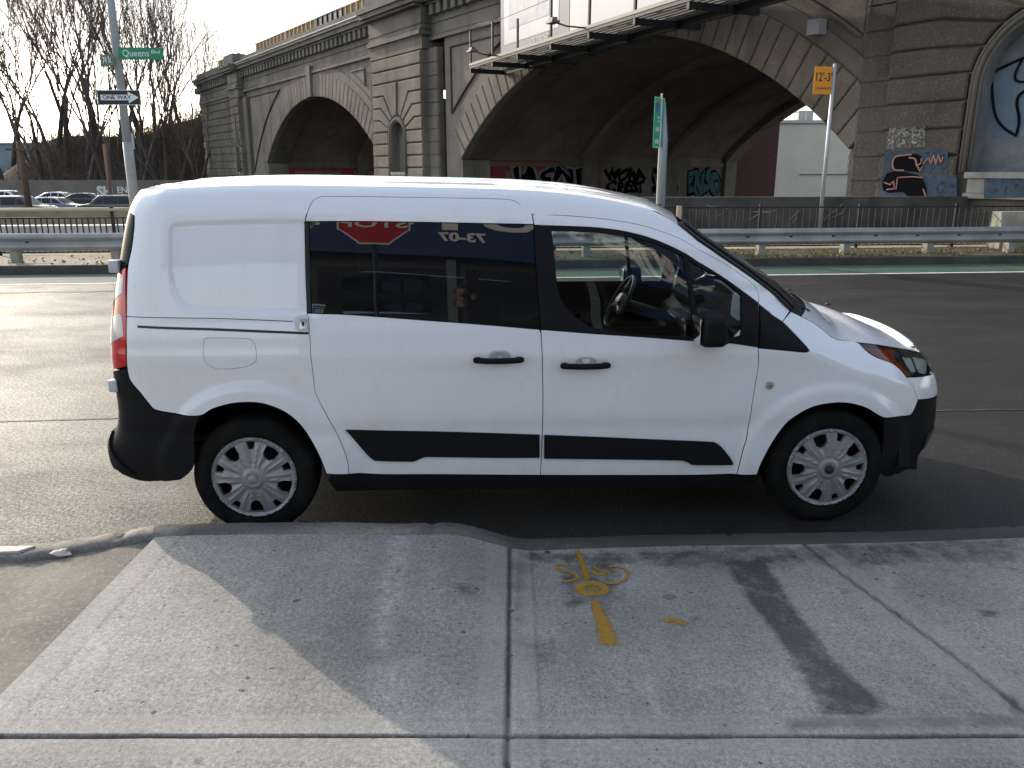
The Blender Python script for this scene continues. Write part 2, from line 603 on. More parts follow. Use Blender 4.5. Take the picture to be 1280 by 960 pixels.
def surf_panel(name, outline, m, holes=(), h=.03, gap=.0022, thick=.018, out=0.0, parent=None, both=True, smooth_n=5,
               corner=38, edge_round=0.0, raw=False):
    ol = outline if raw else catmull(outline, smooth_n, True, corner)
    ol = resample(ol, h*0.6)
    if gap: ol = offset_poly(ol, gap)
    hs = []
    for q in holes:
        q2 = resample(catmull(q, smooth_n, True, corner), h*0.6)
        hs.append(q2)
    V, Fc = cdt_fill(ol, hs, h)
    P = []; Nn = []
    for a, s in V:
        n = normal(a, s)
        p = np.array(S(a, s))+n*out
        P.append(p); Nn.append(n)
    P = [tuple(p) for p in P]
    nf = len(Fc)
    # border edges -> rim going inwards
    from collections import Counter
    ec = {}
    for f in Fc:
        for i in range(len(f)):
            ec[(f[i], f[(i+1) % len(f)])] = 1
    bnd = [e for e in ec if (e[1], e[0]) not in ec]
    idx = {}
    allP = list(P); allN = [tuple(n) for n in Nn]
    faces = list(Fc)
    def dup(i, depth, nn):
        allP.append(tuple(np.array(P[i])-Nn[i]*depth)); allN.append(tuple(nn)); return len(allP)-1
    # rim normals per vertex
    rn = {}
    for i, j in bnd:
        e = np.array(P[j])-np.array(P[i])
        o = np.cross(e, Nn[i]); o /= np.linalg.norm(o)+1e-12
        rn[i] = rn.get(i, 0)+o; rn[j] = rn.get(j, 0)+o
    top = {}; bot = {}
    for i in rn:
        o = rn[i]/(np.linalg.norm(rn[i])+1e-12)
        top[i] = dup(i, 0.0, o); bot[i] = dup(i, thick, o)
    for i, j in bnd:
        faces.append((i if False else top[i], bot[i], bot[j], top[j]))
    def mk(sign):
        me = bpy.data.meshes.new(name)
        PP = [(p[0], p[1]*sign, p[2]) for p in allP]
        FF = faces if sign > 0 else [f[::-1] for f in faces]
        me.from_pydata(PP, [], FF)
        me.shade_smooth()
        me.normals_split_custom_set_from_vertices([(n[0], n[1]*sign, n[2]) for n in allN])
        return me
    o = link(name, mk(1), m, parent or van)
    o2 = link(name, mk(-1), m, parent or van) if both else None
    return o, o2
def sm(pts): return trace(pts)

# ---------------------------------------------------------------- outlines (traced on the body surface)
DOOR_REAR = sm([(436,592.5),(435,580),(430,562.5),(420,540),(407.5,517.5),(396,496),(392.5,480),(387.5,430),(386,405)])
DR_UP = sm([(384,391),(381.5,330),(381.5,277),(384.5,265),(390,252.5),(397.5,247.2),(407.5,245.3),(460,245.6),(520,246.6),(580,247.6),(630,248.8),(640,250),(647.5,253.7),(665.3,267.5)])
B_CUT = sm([(665.5,268),(667,281),(670,340),(675,400),(676.5,420),(678,455),(678.7,492.5),(678,540),(676.5,575),(675.5,594)])
FD_TOP = sm([(665.5,267.5),(700,269),(750,273),(790,279),(825,288.5),(862.5,305),(900,326),(930,346),(942.5,356),(948,367.5)])
FD_FRONT = sm([(948.7,380),(948.2,405),(947.7,435),(947.5,460),(941,500),(934,542.5),(928,565),(921,593)])
BELT_R = sm([(384,391.5),(430,393),(480,396.5),(530,400.3),(600,405.5),(674.7,411.8)])
BELT_F = sm([(676,412),(710,414.6),(742.5,417.2),(800,421),(865,426),(910,429.5),(947.7,434.6)])
sill_r = sm([(480,593),(540,593),(610,593.5)])
sill_f = sm([(760,594),(840,594),(880,593.5)])
# wheel-arch curves
ARCH_R = sm([(250.5,519),(265,511),(287,504.5),(309,502.5),(330,504.5),(355,514),(374,529),(390,551.6),(401,573),(408.4,592)])
ARCH_F = sm([(946,593.5),(951,580),(963,557),(976,537.5),(990,523),(1014,509.4),(1039,504),(1061,504),(1083,510),(1103.5,521.5)])

# sliding door (white, with its window opening cut away above the belt)
slide_ol = DOOR_REAR + [BELT_R[0]] + BELT_R[1:] + B_CUT[4:] + sill_r[::-1]
door_s = surf_panel('sliding_door', slide_ol, M_WHITE, h=.028)
slide_top = DR_UP[2:] + sm([(667,280.6),(600,279.2),(520,277.6),(440,276.6)])
surf_panel('door_header', slide_top, M_WHITE, h=.03, parent=door_s[0], both=False)
surf_panel('door_header', slide_top, M_WHITE, h=.03, parent=door_s[1], both=False)[0].scale = (1, -1, 1)
# tinted window of the sliding door
TW = sm([(386.5,276.5),(440,276.8),(520,277.8),(600,279.5),(667,281)]) + B_CUT[2:4] + BELT_R[1:][::-1] + sm([(389.5,391.7),(387.6,330)])
win_s = surf_panel('side_window', TW, M_TINT, h=.05, out=.002, thick=.006)
blk = sm([(380.2,277),(386,277),(387.2,330),(389,391),(383.4,391),(381.6,330)])
for o in win_s:
    q = surf_panel('window_gasket', blk, M_BGLOS, h=.03, out=.003, thick=.02, gap=0, parent=o, both=False)[0]
    if o is win_s[1]: q.scale = (1, -1, 1)
# front door: skin below the belt, header above the window
fd_ol = B_CUT[4:] + sill_f + FD_FRONT[::-1][0:8] + BELT_F[::-1][1:]
door_f = surf_panel('front_door', fd_ol, M_WHITE, h=.028)
GL_TOP = sm([(667.5,281.2),(682.5,282),(720,283.2),(750,285),(787.5,290.5),(825,302),(865,322),(900,344),(925,361.5),(948.2,379)])
hd = FD_TOP + GL_TOP[::-1]
for i, o in enumerate(door_f):
    q = surf_panel('door_header', hd, M_WHITE, h=.03, parent=o, both=False)[0]
    if i: q.scale = (1, -1, 1)
# black window surround with openings for the drop glass and the fixed quarter glass
fr_ol = GL_TOP + FD_FRONT[1:3] + BELT_F[::-1][1:] + B_CUT[1:3][::-1]
gl1 = sm([(689.5,288.5),(720,289),(780,294.5),(825,306.5),(854,320),(861,360),(867,420),(865,421),(800,418),(744,410.5),(727.5,402.5),(710,387.5),(700,372),(696,352.5),(693,320)])
gl2 = sm([(860.5,323.5),(900,346.5),(927.5,369),(927,390),(924.5,419),(905,424),(876,421.5),(868,370)])
frm = surf_panel('window_frame', fr_ol, M_BPLAS, holes=[gl1, gl2], h=.03, out=.002, thick=.03)
g1 = surf_panel('door_window', gl1, M_GLASS, h=.05, gap=-.004, out=-.008, thick=.003)
g2 = surf_panel('quarter_window', gl2, M_GLASS, h=.05, gap=-.004, out=-.008, thick=.003)
# rear quarter + cant rail + A-pillar as one body side pressing
REAR_EDGE = sm([(161.5,259),(168.5,270),(168,285),(165,310),(160.5,332),(159,360),(158.4,400),(158.6,440),(159,457),(162.5,474),(176,491),(187,505),(195,512),(222,517),(249,519.3)])
A_TOP = sm([(847.5,281),(870,299.5),(900,320.5),(931,341.5),(968,369.5),(987,388.5)])
A_BOT = sm([(978.5,401.5),(963,391),(949.6,380.5)])
gut = [np.array((a, SMAX)) for a in np.linspace(2.18, -.56, 26)]
x_start = A_TOP[0]
RC = [np.array((-.64, SMAX)), np.array((-.72, SMAX)), np.array((-.80, SMAX)), np.array((-.95, SMAX)), np.array((-.95, 1.735))]
side_ol = ([np.array(q) for q in REAR_EDGE] + ARCH_R[1:] + sm([(420,592.8)]) + DOOR_REAR + DR_UP[:-1] + FD_TOP + FD_FRONT[:1]
           + A_BOT[::-1] + A_TOP[::-1] + [g for g in gut if g[0] < x_start[0]-.06] + RC)
fuel = sm([(254.5,424),(262,422.3),(300,422.6),(314,424),(318.5,430),(321,445),(320,452),(312,457),(298,460.3),(285,461.5),(268,460.5),(258,455),(254.5,445)])
body = surf_panel('body_side', side_ol, M_WHITE, holes=[fuel], h=.015, gap=.001)
fd_ = surf_panel('fuel_flap', fuel, M_WHITE, h=.02, gap=.0022, both=False, thick=.02)
# front fender
FEND_TOP = sm([(988.5,389.5),(1003,396.5),(1020,405.6),(1042.5,422.6),(1056,425.3),(1071,427.5)])
HL_LOW = sm([(1082,438),(1095,446.5),(1112.5,453),(1123.4,460.5),(1133,471.5)])
BUMP_SEAM = sm([(1136.6,475.6),(1143,488),(1147.3,499.7),(1141,515),(1135.5,519.4),(1120,521)])
TRI = sm([(949,380.5),(963,391.3),(978.5,402.5),(993,417),(1007.5,432.5),(1012,438.5),(1006,440.4),(980,438),(948.8,434.8)])
fend_ol = FEND_TOP + HL_LOW + BUMP_SEAM + ARCH_F[::-1] + FD_FRONT[::-1][:6] + TRI[::-1][1:-1][:7] + [A_BOT[0]]
fend = surf_panel('front_fender', fend_ol, M_WHITE, h=.02)
tri_ = surf_panel('cowl_trim', TRI, M_BPLAS, h=.03, out=.001)
# rocker
rk = [('p',.385,.335)]
rock = [np.array(q) for q in [(.40,.333),(1.0,.318),(1.9,.300),(2.60,.288),(2.70,.286),(2.66,.20),(.42,.22),(.38,.30)]]
surf_panel('rocker_panel', rock, M_BPLAS, h=.06, out=-.012)
# black side mouldings
mr = sm([(434,538.5),(436,537),(480,538),(560,539.5),(674.3,543),(674.3,571.5),(620,571.5),(540,570.5),(530,571),(520,575),(514,576.3),(474,575.5),(466,573.5),(455,563)])
mf = sm([(680,543.3),(760,546.5),(840,550),(886,552),(894,553.2),(902,559),(911,570),(916.5,579),(915,580.5),(868,580.5),(861,578),(855,575.8),(845,574.7),(760,573.5),(680,572.5)])
surf_panel('side_moulding', mr, M_BPLAS, h=.03, out=.010, gap=0, thick=.016, corner=50)
surf_panel('side_moulding', mf, M_BPLAS, h=.03, out=.010, gap=0, thick=.016, corner=50)
# slide rail and its roller hinge, belt seam
rail = sm([(172,407.3),(176,407),(250,409.6),(320,412.3),(385.8,415.2),(385.8,418.2),(320,415.6),(250,412.8),(176,410),(172,410)])
surf_panel('slide_rail', rail, M_BGLOS, h=.03, out=.0012, gap=0, thick=.004)
seam = sm([(158.8,395),(260,397.4),(366,401.3),(366,402.3),(260,398.3),(158.8,396)])
surf_panel('body_seam', seam, M_BGLOS, h=.03, out=.0008, gap=0, thick=.003)
hg = sm([(368,401),(371,396.4),(376,394.6),(385.6,395),(385.8,415),(376,414.6),(370,411)])
hj = surf_panel('roller_hinge', hg, mat('hinge_white', (.6,.61,.62), rough=.4), h=.02, out=.006, gap=0, thick=.008, both=False)[0]
hs_ = sm([(375,398.5),(384,399),(384,411.5),(375,411)])
surf_panel('roller_bracket', hs_, M_CHROME, h=.02, out=.012, gap=0, thick=.008, both=False, parent=hj)
hk = sm([(378,402),(381,402),(381,407.5),(378,407.5)])
surf_panel('roller_slot', hk, M_BGLOS, h=.02, out=.014, gap=0, thick=.003, both=False, parent=hj)
# rear bumper, corner trim and rear glass wrap
TL = sm([(157.8,334),(158.2,400),(157.8,440),(158.2,458)])
def edge(s, a=-.9): return np.array((a, s))
tl_ol = TL + [edge(.855, -1.0), edge(.95, -1.0), edge(1.15, -1.0), edge(1.33, -.93)]
tl = surf_panel('tail_light', tl_ol, M_RED, h=.025, out=.004)
tl2 = [edge(1.30,-.90), edge(1.325,-.845)] + sm([(155.6,345),(154.2,366)]) + [edge(1.20,-.90)]
tl3 = sm([(153.6,398),(155.4,420)]) + [edge(.99,-.92), edge(1.13,-.92)] + sm([(150.5,392)])
for i, o in enumerate(tl):
    for pl in (tl2, tl3):
        q = surf_panel('reversing_lens', pl, M_CLEARW, h=.02, out=.006, gap=0, thick=.003, both=False, parent=o)[0]
        if i: q.scale = (1, -1, 1)
rg = sm([(160.5,258.5),(167.5,270),(167,285),(164,310),(159.5,331)]) + [edge(1.345,-.95), edge(1.345,-1.68), edge(1.70,-1.68), edge(1.73,-.95)]
surf_panel('rear_window', rg, mat('rear_glass_dark', (.006,.012,.010), rough=.35, spec=.12), h=.035, out=.001)
rd = [edge(1.34,-1.0), edge(1.34,-1.70), edge(.60,-1.70), edge(.60,-1.0)]
surf_panel('rear_door', rd, M_WHITE, h=.04)
rr = [edge(1.733,-.95), edge(1.733,-1.72), edge(SMAX,-1.72), edge(SMAX,-.95)]
surf_panel('rear_roof_edge', rr, M_WHITE, h=.03, gap=0, raw=False)
bq = sm([(159.3,460),(163,475.5),(176,492.5),(187,506.5),(195,513.3),(222,518.2),(250.5,520.2),(246,530),(243,545),(243.5,575),(238,590),(226,600)])
bq += [np.array(q) for q in [(-.60,.30),(-.75,.325),(-.9,.33),(-1.72,.33),(-1.72,.60),(-1.0,.60),(-1.0,.85)]]
surf_panel('rear_bumper', bq, M_BPLAS, h=.03, out=.002, corner=30)
bl = [np.array(q) for q in [(-.62,.335),(-.72,.355),(-.9,.36),(-1.72,.36),(-1.72,.50),(-1.0,.51),(-.88,.54),(-.83,.51),(-.74,.43),(-.66,.37)]]
surf_panel('bumper_step', bl, M_BPLAS, h=.03, out=.016, thick=.03, gap=0)
# front end
hl_ol = sm([(1071.5,428),(1100,431.5),(1130,436.5),(1150,441)]) + [np.array(q) for q in [(3.90,.915),(4.02,.895),(4.10,.87),(4.06,.80),(3.98,.765),(3.86,.765)]] + HL_LOW[::-1]
hl = surf_panel('headlight', hl_ol, M_BGLOS, h=.02, out=-.012, thick=.03)
tur = sm([(1080,433.5),(1108,436),(1118,437.5),(1117,445),(1122,452),(1130,460),(1138,469.5),(1134.5,470.5),(1125,461),(1113,453.5),(1096,445)])
blu = sm([(1112,436.5),(1122,438.5),(1127,443),(1121,447),(1114,443)])
ref1 = sm([(1128,446),(1139,447.5),(1142,455),(1145,464),(1140,465),(1134,457)])
ref2 = sm([(1141,446),(1149,447),(1158,450),(1158,466),(1149,465.5),(1145,456)])
M_REFL = mat('reflector', (.80,.80,.78), rough=.35, metal=.0, coat=.5)
for i, o in enumerate(hl):
    for nm, pl, mm, oo in (('turn_signal', tur, M_AMBER, -.003), ('lens_shade', blu, mat('blue_lens', (.05,.10,.22), rough=.1, coat=1), -.004),
                           ('reflector', ref1, M_REFL, -.003), ('reflector', ref2, M_REFL, -.003)):
        q = surf_panel(nm, pl, mm, h=.015, out=oo, gap=0, thick=.004, both=False, parent=o)[0]
        if i: q.scale = (1, -1, 1)
hlc = surf_panel('headlight_glass', hl_ol, M_GLASS, h=.02, out=.001, thick=.003)
fb = HL_LOW[-1:] + [np.array(q) for q in [(3.86,.763),(3.98,.763),(4.06,.798),(4.10,.868),(4.25,.87),(4.72,.87),(4.72,.70),(4.2,.68)]] + sm([(1176,497)]) + BUMP_SEAM[:3][::-1]
surf_panel('bumper_cover', fb, M_WHITE, h=.025)
fbb = BUMP_SEAM[2:] + sm([(1105,522)]) + [np.array(q) for q in [(3.36,.45),(3.37,.30),(3.45,.24),(3.65,.235),(3.9,.24),(4.72,.24),(4.72,.695),(4.2,.675)]] + sm([(1176,498)])
surf_panel('front_bumper', fbb, M_BPLAS, h=.03, out=-.003, corner=30)
fbs = [np.array(q) for q in [(3.72,.44),(3.80,.455),(3.92,.45),(3.92,.34),(3.82,.33),(3.74,.36)]]
surf_panel('fog_light_recess', fbs, M_BGLOS, h=.03, out=.004, gap=0, thick=.01)

# ---------------------------------------------------------------- top surfaces
def loft(name, rows, m, nt=28, parent=None, out=0.0, ribs=False):
    """rows: (near point, bow, crown) ; surface spans to the mirrored far side"""
    V = []; Fs = []
    for (p, bow, cr) in rows:
        for k in range(nt+1):
            t = -1+2*k/nt
            b = 1-t*t
            zz = p[2]+cr*(1-abs(t)**2.6)
            if ribs:
                zz += .007*max(0, math.cos(t*6.5*PI))**2*ss(.97, .9, abs(t))*ribs_env(p[0])
            V.append((p[0]+bow*b, p[1]*-t if False else -abs(p[1])*t*-1, zz+out))
    n = nt+1
    for i in range(len(rows)-1):
        for k in range(nt):
            Fs.append((i*n+k, i*n+k+1, (i+1)*n+k+1, (i+1)*n+k))
    me = bpy.data.meshes.new(name)
    me.from_pydata(V, [], [f[::-1] for f in Fs])
    bm = bmesh.new(); bm.from_mesh(me); bmesh.ops.recalc_face_normals(bm, faces=bm.faces)
    if sum(f.normal.z*f.calc_area() for f in bm.faces) < 0:
        bmesh.ops.reverse_faces(bm, faces=bm.faces)
    bm.to_mesh(me); bm.free()
    return link(name, me, m, parent or van, True)
def ribs_env(x): return ss(-.42, -.3, x)*ss(2.0, 1.7, x)
atop = [np.array(S(*q)) for q in A_TOP]
rows = []
for a in np.linspace(-1.72, -.64, 16):
    p = np.array(S(a, SMAX)); rows.append((p, 0.0, .040*ss(-1.75, -.45, a)))
for a in np.linspace(-.58, 2.10, 42):
    p = np.array(S(a, SMAX))
    rows.append((p, 0.06*ss(1.5, 2.3, a), .040*ss(-1.75,-.45,a)+.012*ss(1.3, 2.2, a)))
rows.append((atop[0]+np.array((0, 0, .0)), .075, .055))
loft('roof', rows, M_WHITE, nt=64, ribs=True)
wr = []
for i in range(len(atop)):
    f = (atop[i][0]-atop[0][0])/(atop[-1][0]-atop[0][0])
    wr.append((atop[i], .075+.17*f, .055-.05*f))
fine = []
for i in range(len(wr)-1):
    for k in range(5):
        t = k/5
        fine.append((wr[i][0]*(1-t)+wr[i+1][0]*t, wr[i][1]*(1-t)+wr[i+1][1]*t, wr[i][2]*(1-t)+wr[i+1][2]*t))
fine.append(wr[-1])
ws = loft('windshield', fine, M_GLASS, nt=28)
# black border of the windshield
for sgn in (1, -1):
    mb = MB()
    pts = [(p[0][0]+.004, p[0][1]*sgn*.995, p[0][2]+.008) for p in fine]
    mb.tube(pts, .011, 6)
    pts = [(p[0][0]+.03, p[0][1]*sgn*.955, p[0][2]+.018) for p in fine]
    mb.tube(pts, .014, 6)
    mb.build('windshield_trim', M_BGLOS, van, True)
# hood
hood_edge = [np.array(S(*q)) for q in catmull([FEND_TOP[0]*.05+FEND_TOP[1]*.95]+FEND_TOP[1:] + trace([(1100,431),(1130,436),(1150,440.5)]) + [np.array(q) for q in [(3.90,.917),(4.02,.897),(4.10,.872),(4.25,.872),(4.45,.872),(4.72,.872)]], 3, False, 60)]
hr = []
h0 = hood_edge[0][0]
for p in hood_edge:
    f = ss(0, .9, (p[0]-h0)/(3.75-h0)); ww = min(1, abs(p[1])/.6)
    hr.append((p, .235*(1-f)*(1 if p[0] < 3.7 else 0), (.014+.046*ss(0, .5, f))*ww))
loft('hood', hr, M_WHITE, nt=30)
gr_ = [np.array(q) for q in [(4.30,.83),(4.73,.83),(4.73,.70),(4.30,.70)]]
surf_panel('grille', gr_, M_BGLOS, h=.04, out=.003, gap=0, thick=.006)
# cowl, wipers, washer nozzle
cw = []
for k in range(6):
    q_ = FEND_TOP[0]*(1-1.06*k/5)+FEND_TOP[1]*(1.06*k/5)
    cw.append((np.array(S(*q_))+np.array((-.01, 0, -.004)), .245, .008))
loft('cowl_panel', cw, M_BPLAS, nt=24)
for k, (y0, y1) in enumerate(((-.62,-.05),(.66,.10))):
    mb = MB()
    xb = 2.92+.235*(1-(y0/.74)**2)
    mb.tube([(xb, y0, 1.135),(xb-.03, y0*.6+y1*.4, 1.165),(xb-.12, y1, 1.225)], .009, 6)
    mb.tube([(xb-.06, y0*.8, 1.17),(xb-.12, y1*.7+y0*.3, 1.215),(xb-.14, y1*1.2, 1.25)], .007, 6)
    mb.box((xb-.02, y0, 1.118), (.035, .035, .02), ch=.006)
    mb.build('wiper', M_BGLOS, van, True)
for y in (-.30, .30):
    MB().box((3.24, y, 1.118), (.03, .022, .014), ch=.004).build('washer_nozzle', M_BGLOS, van, True)

# ---------------------------------------------------------------- inner liner (dark, closes the seams)
def inner(s_lo, s_hi, a_lo, a_hi, dd, na, nz, skip=None):
    mb = MB(); V = []
    for i in range(na+1):
        a = a_lo+(a_hi-a_lo)*i/na
        for j in range(nz+1):
            s = s_lo+(s_hi-s_lo)*j/nz
            n = normal(a, s); p = np.array(S(a, s))-n*dd
            V.append(tuple(p))
    Fs = []
    for i in range(na):
        for j in range(nz):
            am = a_lo+(a_hi-a_lo)*(i+.5)/na; sm_ = s_lo+(s_hi-s_lo)*(j+.5)/nz
            if skip and skip(am, sm_): continue
            Fs.append((i*(nz+1)+j, (i+1)*(nz+1)+j, (i+1)*(nz+1)+j+1, i*(nz+1)+j+1))
    for sg in (1, -1):
        mb.add([(p[0], p[1]*sg, p[2]) for p in V], [f if sg > 0 else f[::-1] for f in Fs])
    return mb
def skipw(a, s):
    if math.hypot(a-.02, s-.325) < .47 or math.hypot(a-3.05, s-.30) < .46: return True
    if a > 3.0: return s > .80
    if s < 1.10: return (a > 2.6 and s > 1.0)
    if a < .36: return False
    if a < 1.90 and s > 1.64: return False
    return not (1.47 < a < 1.53)
inner(.30, 1.77, -.9, 3.7, .030, 92, 40, skipw).build('inner_shell', mat('seam_black', (.006,.006,.006), rough=.9), van)
# floor and wheel wells
mb = MB()
mb.box((1.5, 0, .30), (1.9, 1.6, .10))
mb.box((-.35, 0, .42), (.7, 1.5, .10))
mb.box((.9, 0, .22), (3.2, .3, .06))
mb.box((3.35, 0, .36), (.7, 1.3, .30))
mb.box((3.06, 0, .55), (.9, 1.0, .5))
mb.box((0, 0, .62), (1.0, 1.2, .3))
mb.tube([(.0, -.75, .32), (0, .75, .32)], .04, 10)
mb.build('chassis', mat('underbody', (.010,.010,.010), rough=.9), van)
for cx, cz, R in ((.02,.325,.425),(3.05,.30,.42)):
    for sg in (-1, 1):
        mb = MB()
        n = 28
        V = []; Fs = []
        for i in range(n+1):
            t = rad(2)+rad(176)*i/n
            for y in (.868, .55):
                V.append((cx+R*math.cos(t), sg*y, cz+R*math.sin(t)))
            V.append((cx+(R+.06)*math.cos(t), sg*.872, cz+(R+.06)*math.sin(t)))
        for i in range(n):
            Fs.append((3*i, 3*i+1, 3*i+4, 3*i+3)); Fs.append((3*i, 3*i+3, 3*i+5, 3*i+2))
        k = len(V); V.append((cx, sg*.55, cz))
        for i in range(n): Fs.append((3*i+1, k, 3*i+4))
        mb.add(V, Fs)
        mb.build('wheel_arch_liner', mat('liner_black', (.008,.008,.008), rough=.95), van, True, 40)

# ---------------------------------------------------------------- wheels
def wheel_cover_mesh():
    R = .221
    def pol(r, deg): return np.array((r*R*math.cos(rad(deg)), r*R*math.sin(rad(deg))))
    ol = [pol(1.0, k*5) for k in range(72)]
    holes = []
    for k in range(5):
        c = -93+72*k
        holes.append([pol(.89, c-11), pol(.89, c-5), pol(.89, c), pol(.89, c+5), pol(.89, c+11), pol(.70, c+12.5), pol(.58, c+7), pol(.565, c), pol(.58, c-7), pol(.70, c-12.5)])
        c += 36
        holes.append([pol(.91, c-7), pol(.91, c), pol(.91, c+7), pol(.72, c+5), pol(.72, c-5)])
    V, Fc = cdt_fill(ol, [resample(h_, .012) for h_ in holes], .009)
    def hgt(p):
        r = math.hypot(*p)/R
        th = math.degrees(math.atan2(p[1], p[0]))
        z = .006+.020*(1-r*r)+.010*ss(.90, .97, r)-.012*ss(.985, 1.0, r)
        d = (th+93) % 36
        # raised ribs running out along the spokes, hollow between them
        c = abs(((th+93+18) % 36)-18)        # 0 on every opening axis
        z += -.006*ss(6, 2, c)*ss(.28, .45, r)*ss(.95, .8, r)
        z += .006*math.exp(-((c-10.0-3*r)/1.5)**2)*ss(.25, .35, r)*ss(.93, .8, r)
        if r < .30: z += .010*ss(.27, .20, r)-.004*ss(.135, .12, r)
        return z
    P = [(p[0], p[1], hgt(p)) for p in V]
    mb = MB(); mb.add(P, Fc)
    ec = set()
    for f in Fc:
        for i in range(3): ec.add((f[i], f[(i+1) % 3]))
    for (i, j) in [e for e in ec if (e[1], e[0]) not in ec]:
        a, b = P[i], P[j]
        mb.add([a, (a[0]*.985, a[1]*.985, a[2]-.022), (b[0]*.985, b[1]*.985, b[2]-.022), b], [(0, 1, 2, 3)])
    return mb
wc_mb = wheel_cover_mesh()
def make_wheel(x, side, rot, zc):
    t = empty('wheel', (x, side*.89, zc))
    t.parent = van
    # axis of the wheel pointing outwards
    M0 = basis((0, 0, 0), (1*side*-1, 0, 0), (0, 0, 1), (0, side, 0)) @ Matrix.Rotation(rot, 4, 'Z')
    prof = [(.195,-.20),(.215,-.205),(.27,-.212),(.300,-.205),(.3165,-.19),(.3205,-.17),(.3215,-.15)]
    for y in np.linspace(-.145, -.055, 13):
        g = .007 if (int(round((y+.145)/.0075)) % 4) == 2 else 0
        prof.append((.3215-g, y))
    prof += [(.3205,-.05),(.3165,-.028),(.305,-.010),(.285,-.003),(.262,.001),(.240,-.002),(.228,-.006),(.218,-.016),(.205,-.03)]
    ty = MB().lathe(prof, 96, M0)
    o = ty.build('tyre', M_RUB, t, True, 50)
    rim = MB().lathe([(.218,-.02),(.205,-.03),(.195,-.06),(.19,-.14),(.06,-.10),(.05,-.06),(.0,-.06)], 40, M0)
    rim.build('rim', M_STEEL, t, True, 40)
    c = MB(); c.add([M0 @ Vector((p[0], p[1], p[2]-.012)) for p in wc_mb.v], wc_mb.f)
    co = c.build('wheel_cover', M_SILV, t, True, 32)
    cap = MB().lathe([(0,.030),(.022,.030),(.0255,.0275),(.026,.02)], 32, M0)
    cap.build('centre_cap', mat('cap_blue', (.010,.013,.035), rough=.2, coat=1) if x > 1 else M_SILV, co, True, 40)
    return t
make_wheel(0.0, -1, rad(4), .3215)
make_wheel(3.062, -1, rad(-14), .3215)
make_wheel(0.0, 1, rad(40), .3215)
make_wheel(3.062, 1, rad(20), .3215)

# ---------------------------------------------------------------- door handles, mirrors, marker, hinges
def handle(px, py):
    a, s = solve(px, py)
    p = np.array(S(a, s)); n = normal(a, s)
    for sg in (1, -1):
        t = empty('door_handle', (p[0], p[1]*sg, p[2])); t.parent = van
        mb = MB()
        # grip: rounded bar standing off the skin
        sec = []
        L = .128
        for i in range(21):
            u = -1+2*i/20
            x = L*u
            hh = .0155*(1-max(0, abs(u)-.9)**2*60)**.5 if abs(u) > .9 else .0155
            off = .028+.010*(1-u*u)
            ring = []
            for k in range(12):
                an = 2*PI*k/12
                ring.append((x, sg*(-off - .010*math.cos(an)), -.0035*u*0 + hh*math.sin(an)-.004*(1-u*u)))
            sec.append(ring)
        V = [q for r_ in sec for q in r_]
        Fs = [(i*12+k, (i+1)*12+k, (i+1)*12+(k+1) % 12, i*12+(k+1) % 12) for i in range(20) for k in range(12)]
        Fs += [tuple(range(12)), tuple(240+k for k in range(12))[::-1]]
        mb.add(V, Fs)
        for x in (-.105, .105):
            mb.box((x, sg*-.014, 0), (.03, .03, .022), ch=.004)
        g = mb.build('grip', M_BPLAS, t, True, 50)
        bm = bmesh.new(); bm.from_mesh(g.data); bmesh.ops.recalc_face_normals(bm, faces=bm.faces); bm.to_mesh(g.data); bm.free()
        # recess cup seen above the bar
        cup = MB()
        pr = [(0, .000), (.6, .003), (.86, .0055), (1.0, .0035), (1.05, -.004)]
        V = []; Fs = []
        nn = 28
        for j, (q, d) in enumerate(pr):
            for k in range(nn):
                an = 2*PI*k/nn
                cx = .055*q*math.copysign(abs(math.cos(an))**.7, math.cos(an)); cz = .034*q*math.copysign(abs(math.sin(an))**.7, math.sin(an))
                V.append((cx+.006, sg*(-d), cz+.008))
        for j in range(len(pr)-1):
            for k in range(nn):
                Fs.append((j*nn+k, j*nn+(k+1) % nn, (j+1)*nn+(k+1) % nn, (j+1)*nn+k))
        cup.add(V, Fs)
        cup.build('handle_cup', mat('cup_paint', (.40,.41,.425), rough=.4, coat=.2), t, True)
handle(623, 448.5)
handle(731, 455.5)
# emblem-like round marker lens on the fender
a, s = solve(962, 481.5)
p = np.array(S(a, s))
for sg in (1, -1):
    Mx = basis((p[0], p[1]*sg, p[2]), (1, 0, 0), (0, 0, 1), (0, -sg, 0))
    k = MB().lathe([(0,.009),(.010,.009),(.011,.007),(.016,.007),(.021,.004),(.021,-.004)], 28, Mx).build('side_marker', mat('marker_lens', (.30,.28,.25), rough=.2, coat=1), van, True, 30)
    MB().lathe([(0,.0105),(.006,.0105),(.007,.009)], 20, Mx).build('marker_bulb', mat('marker_amber', (.25,.12,.07), rough=.2), k, True)
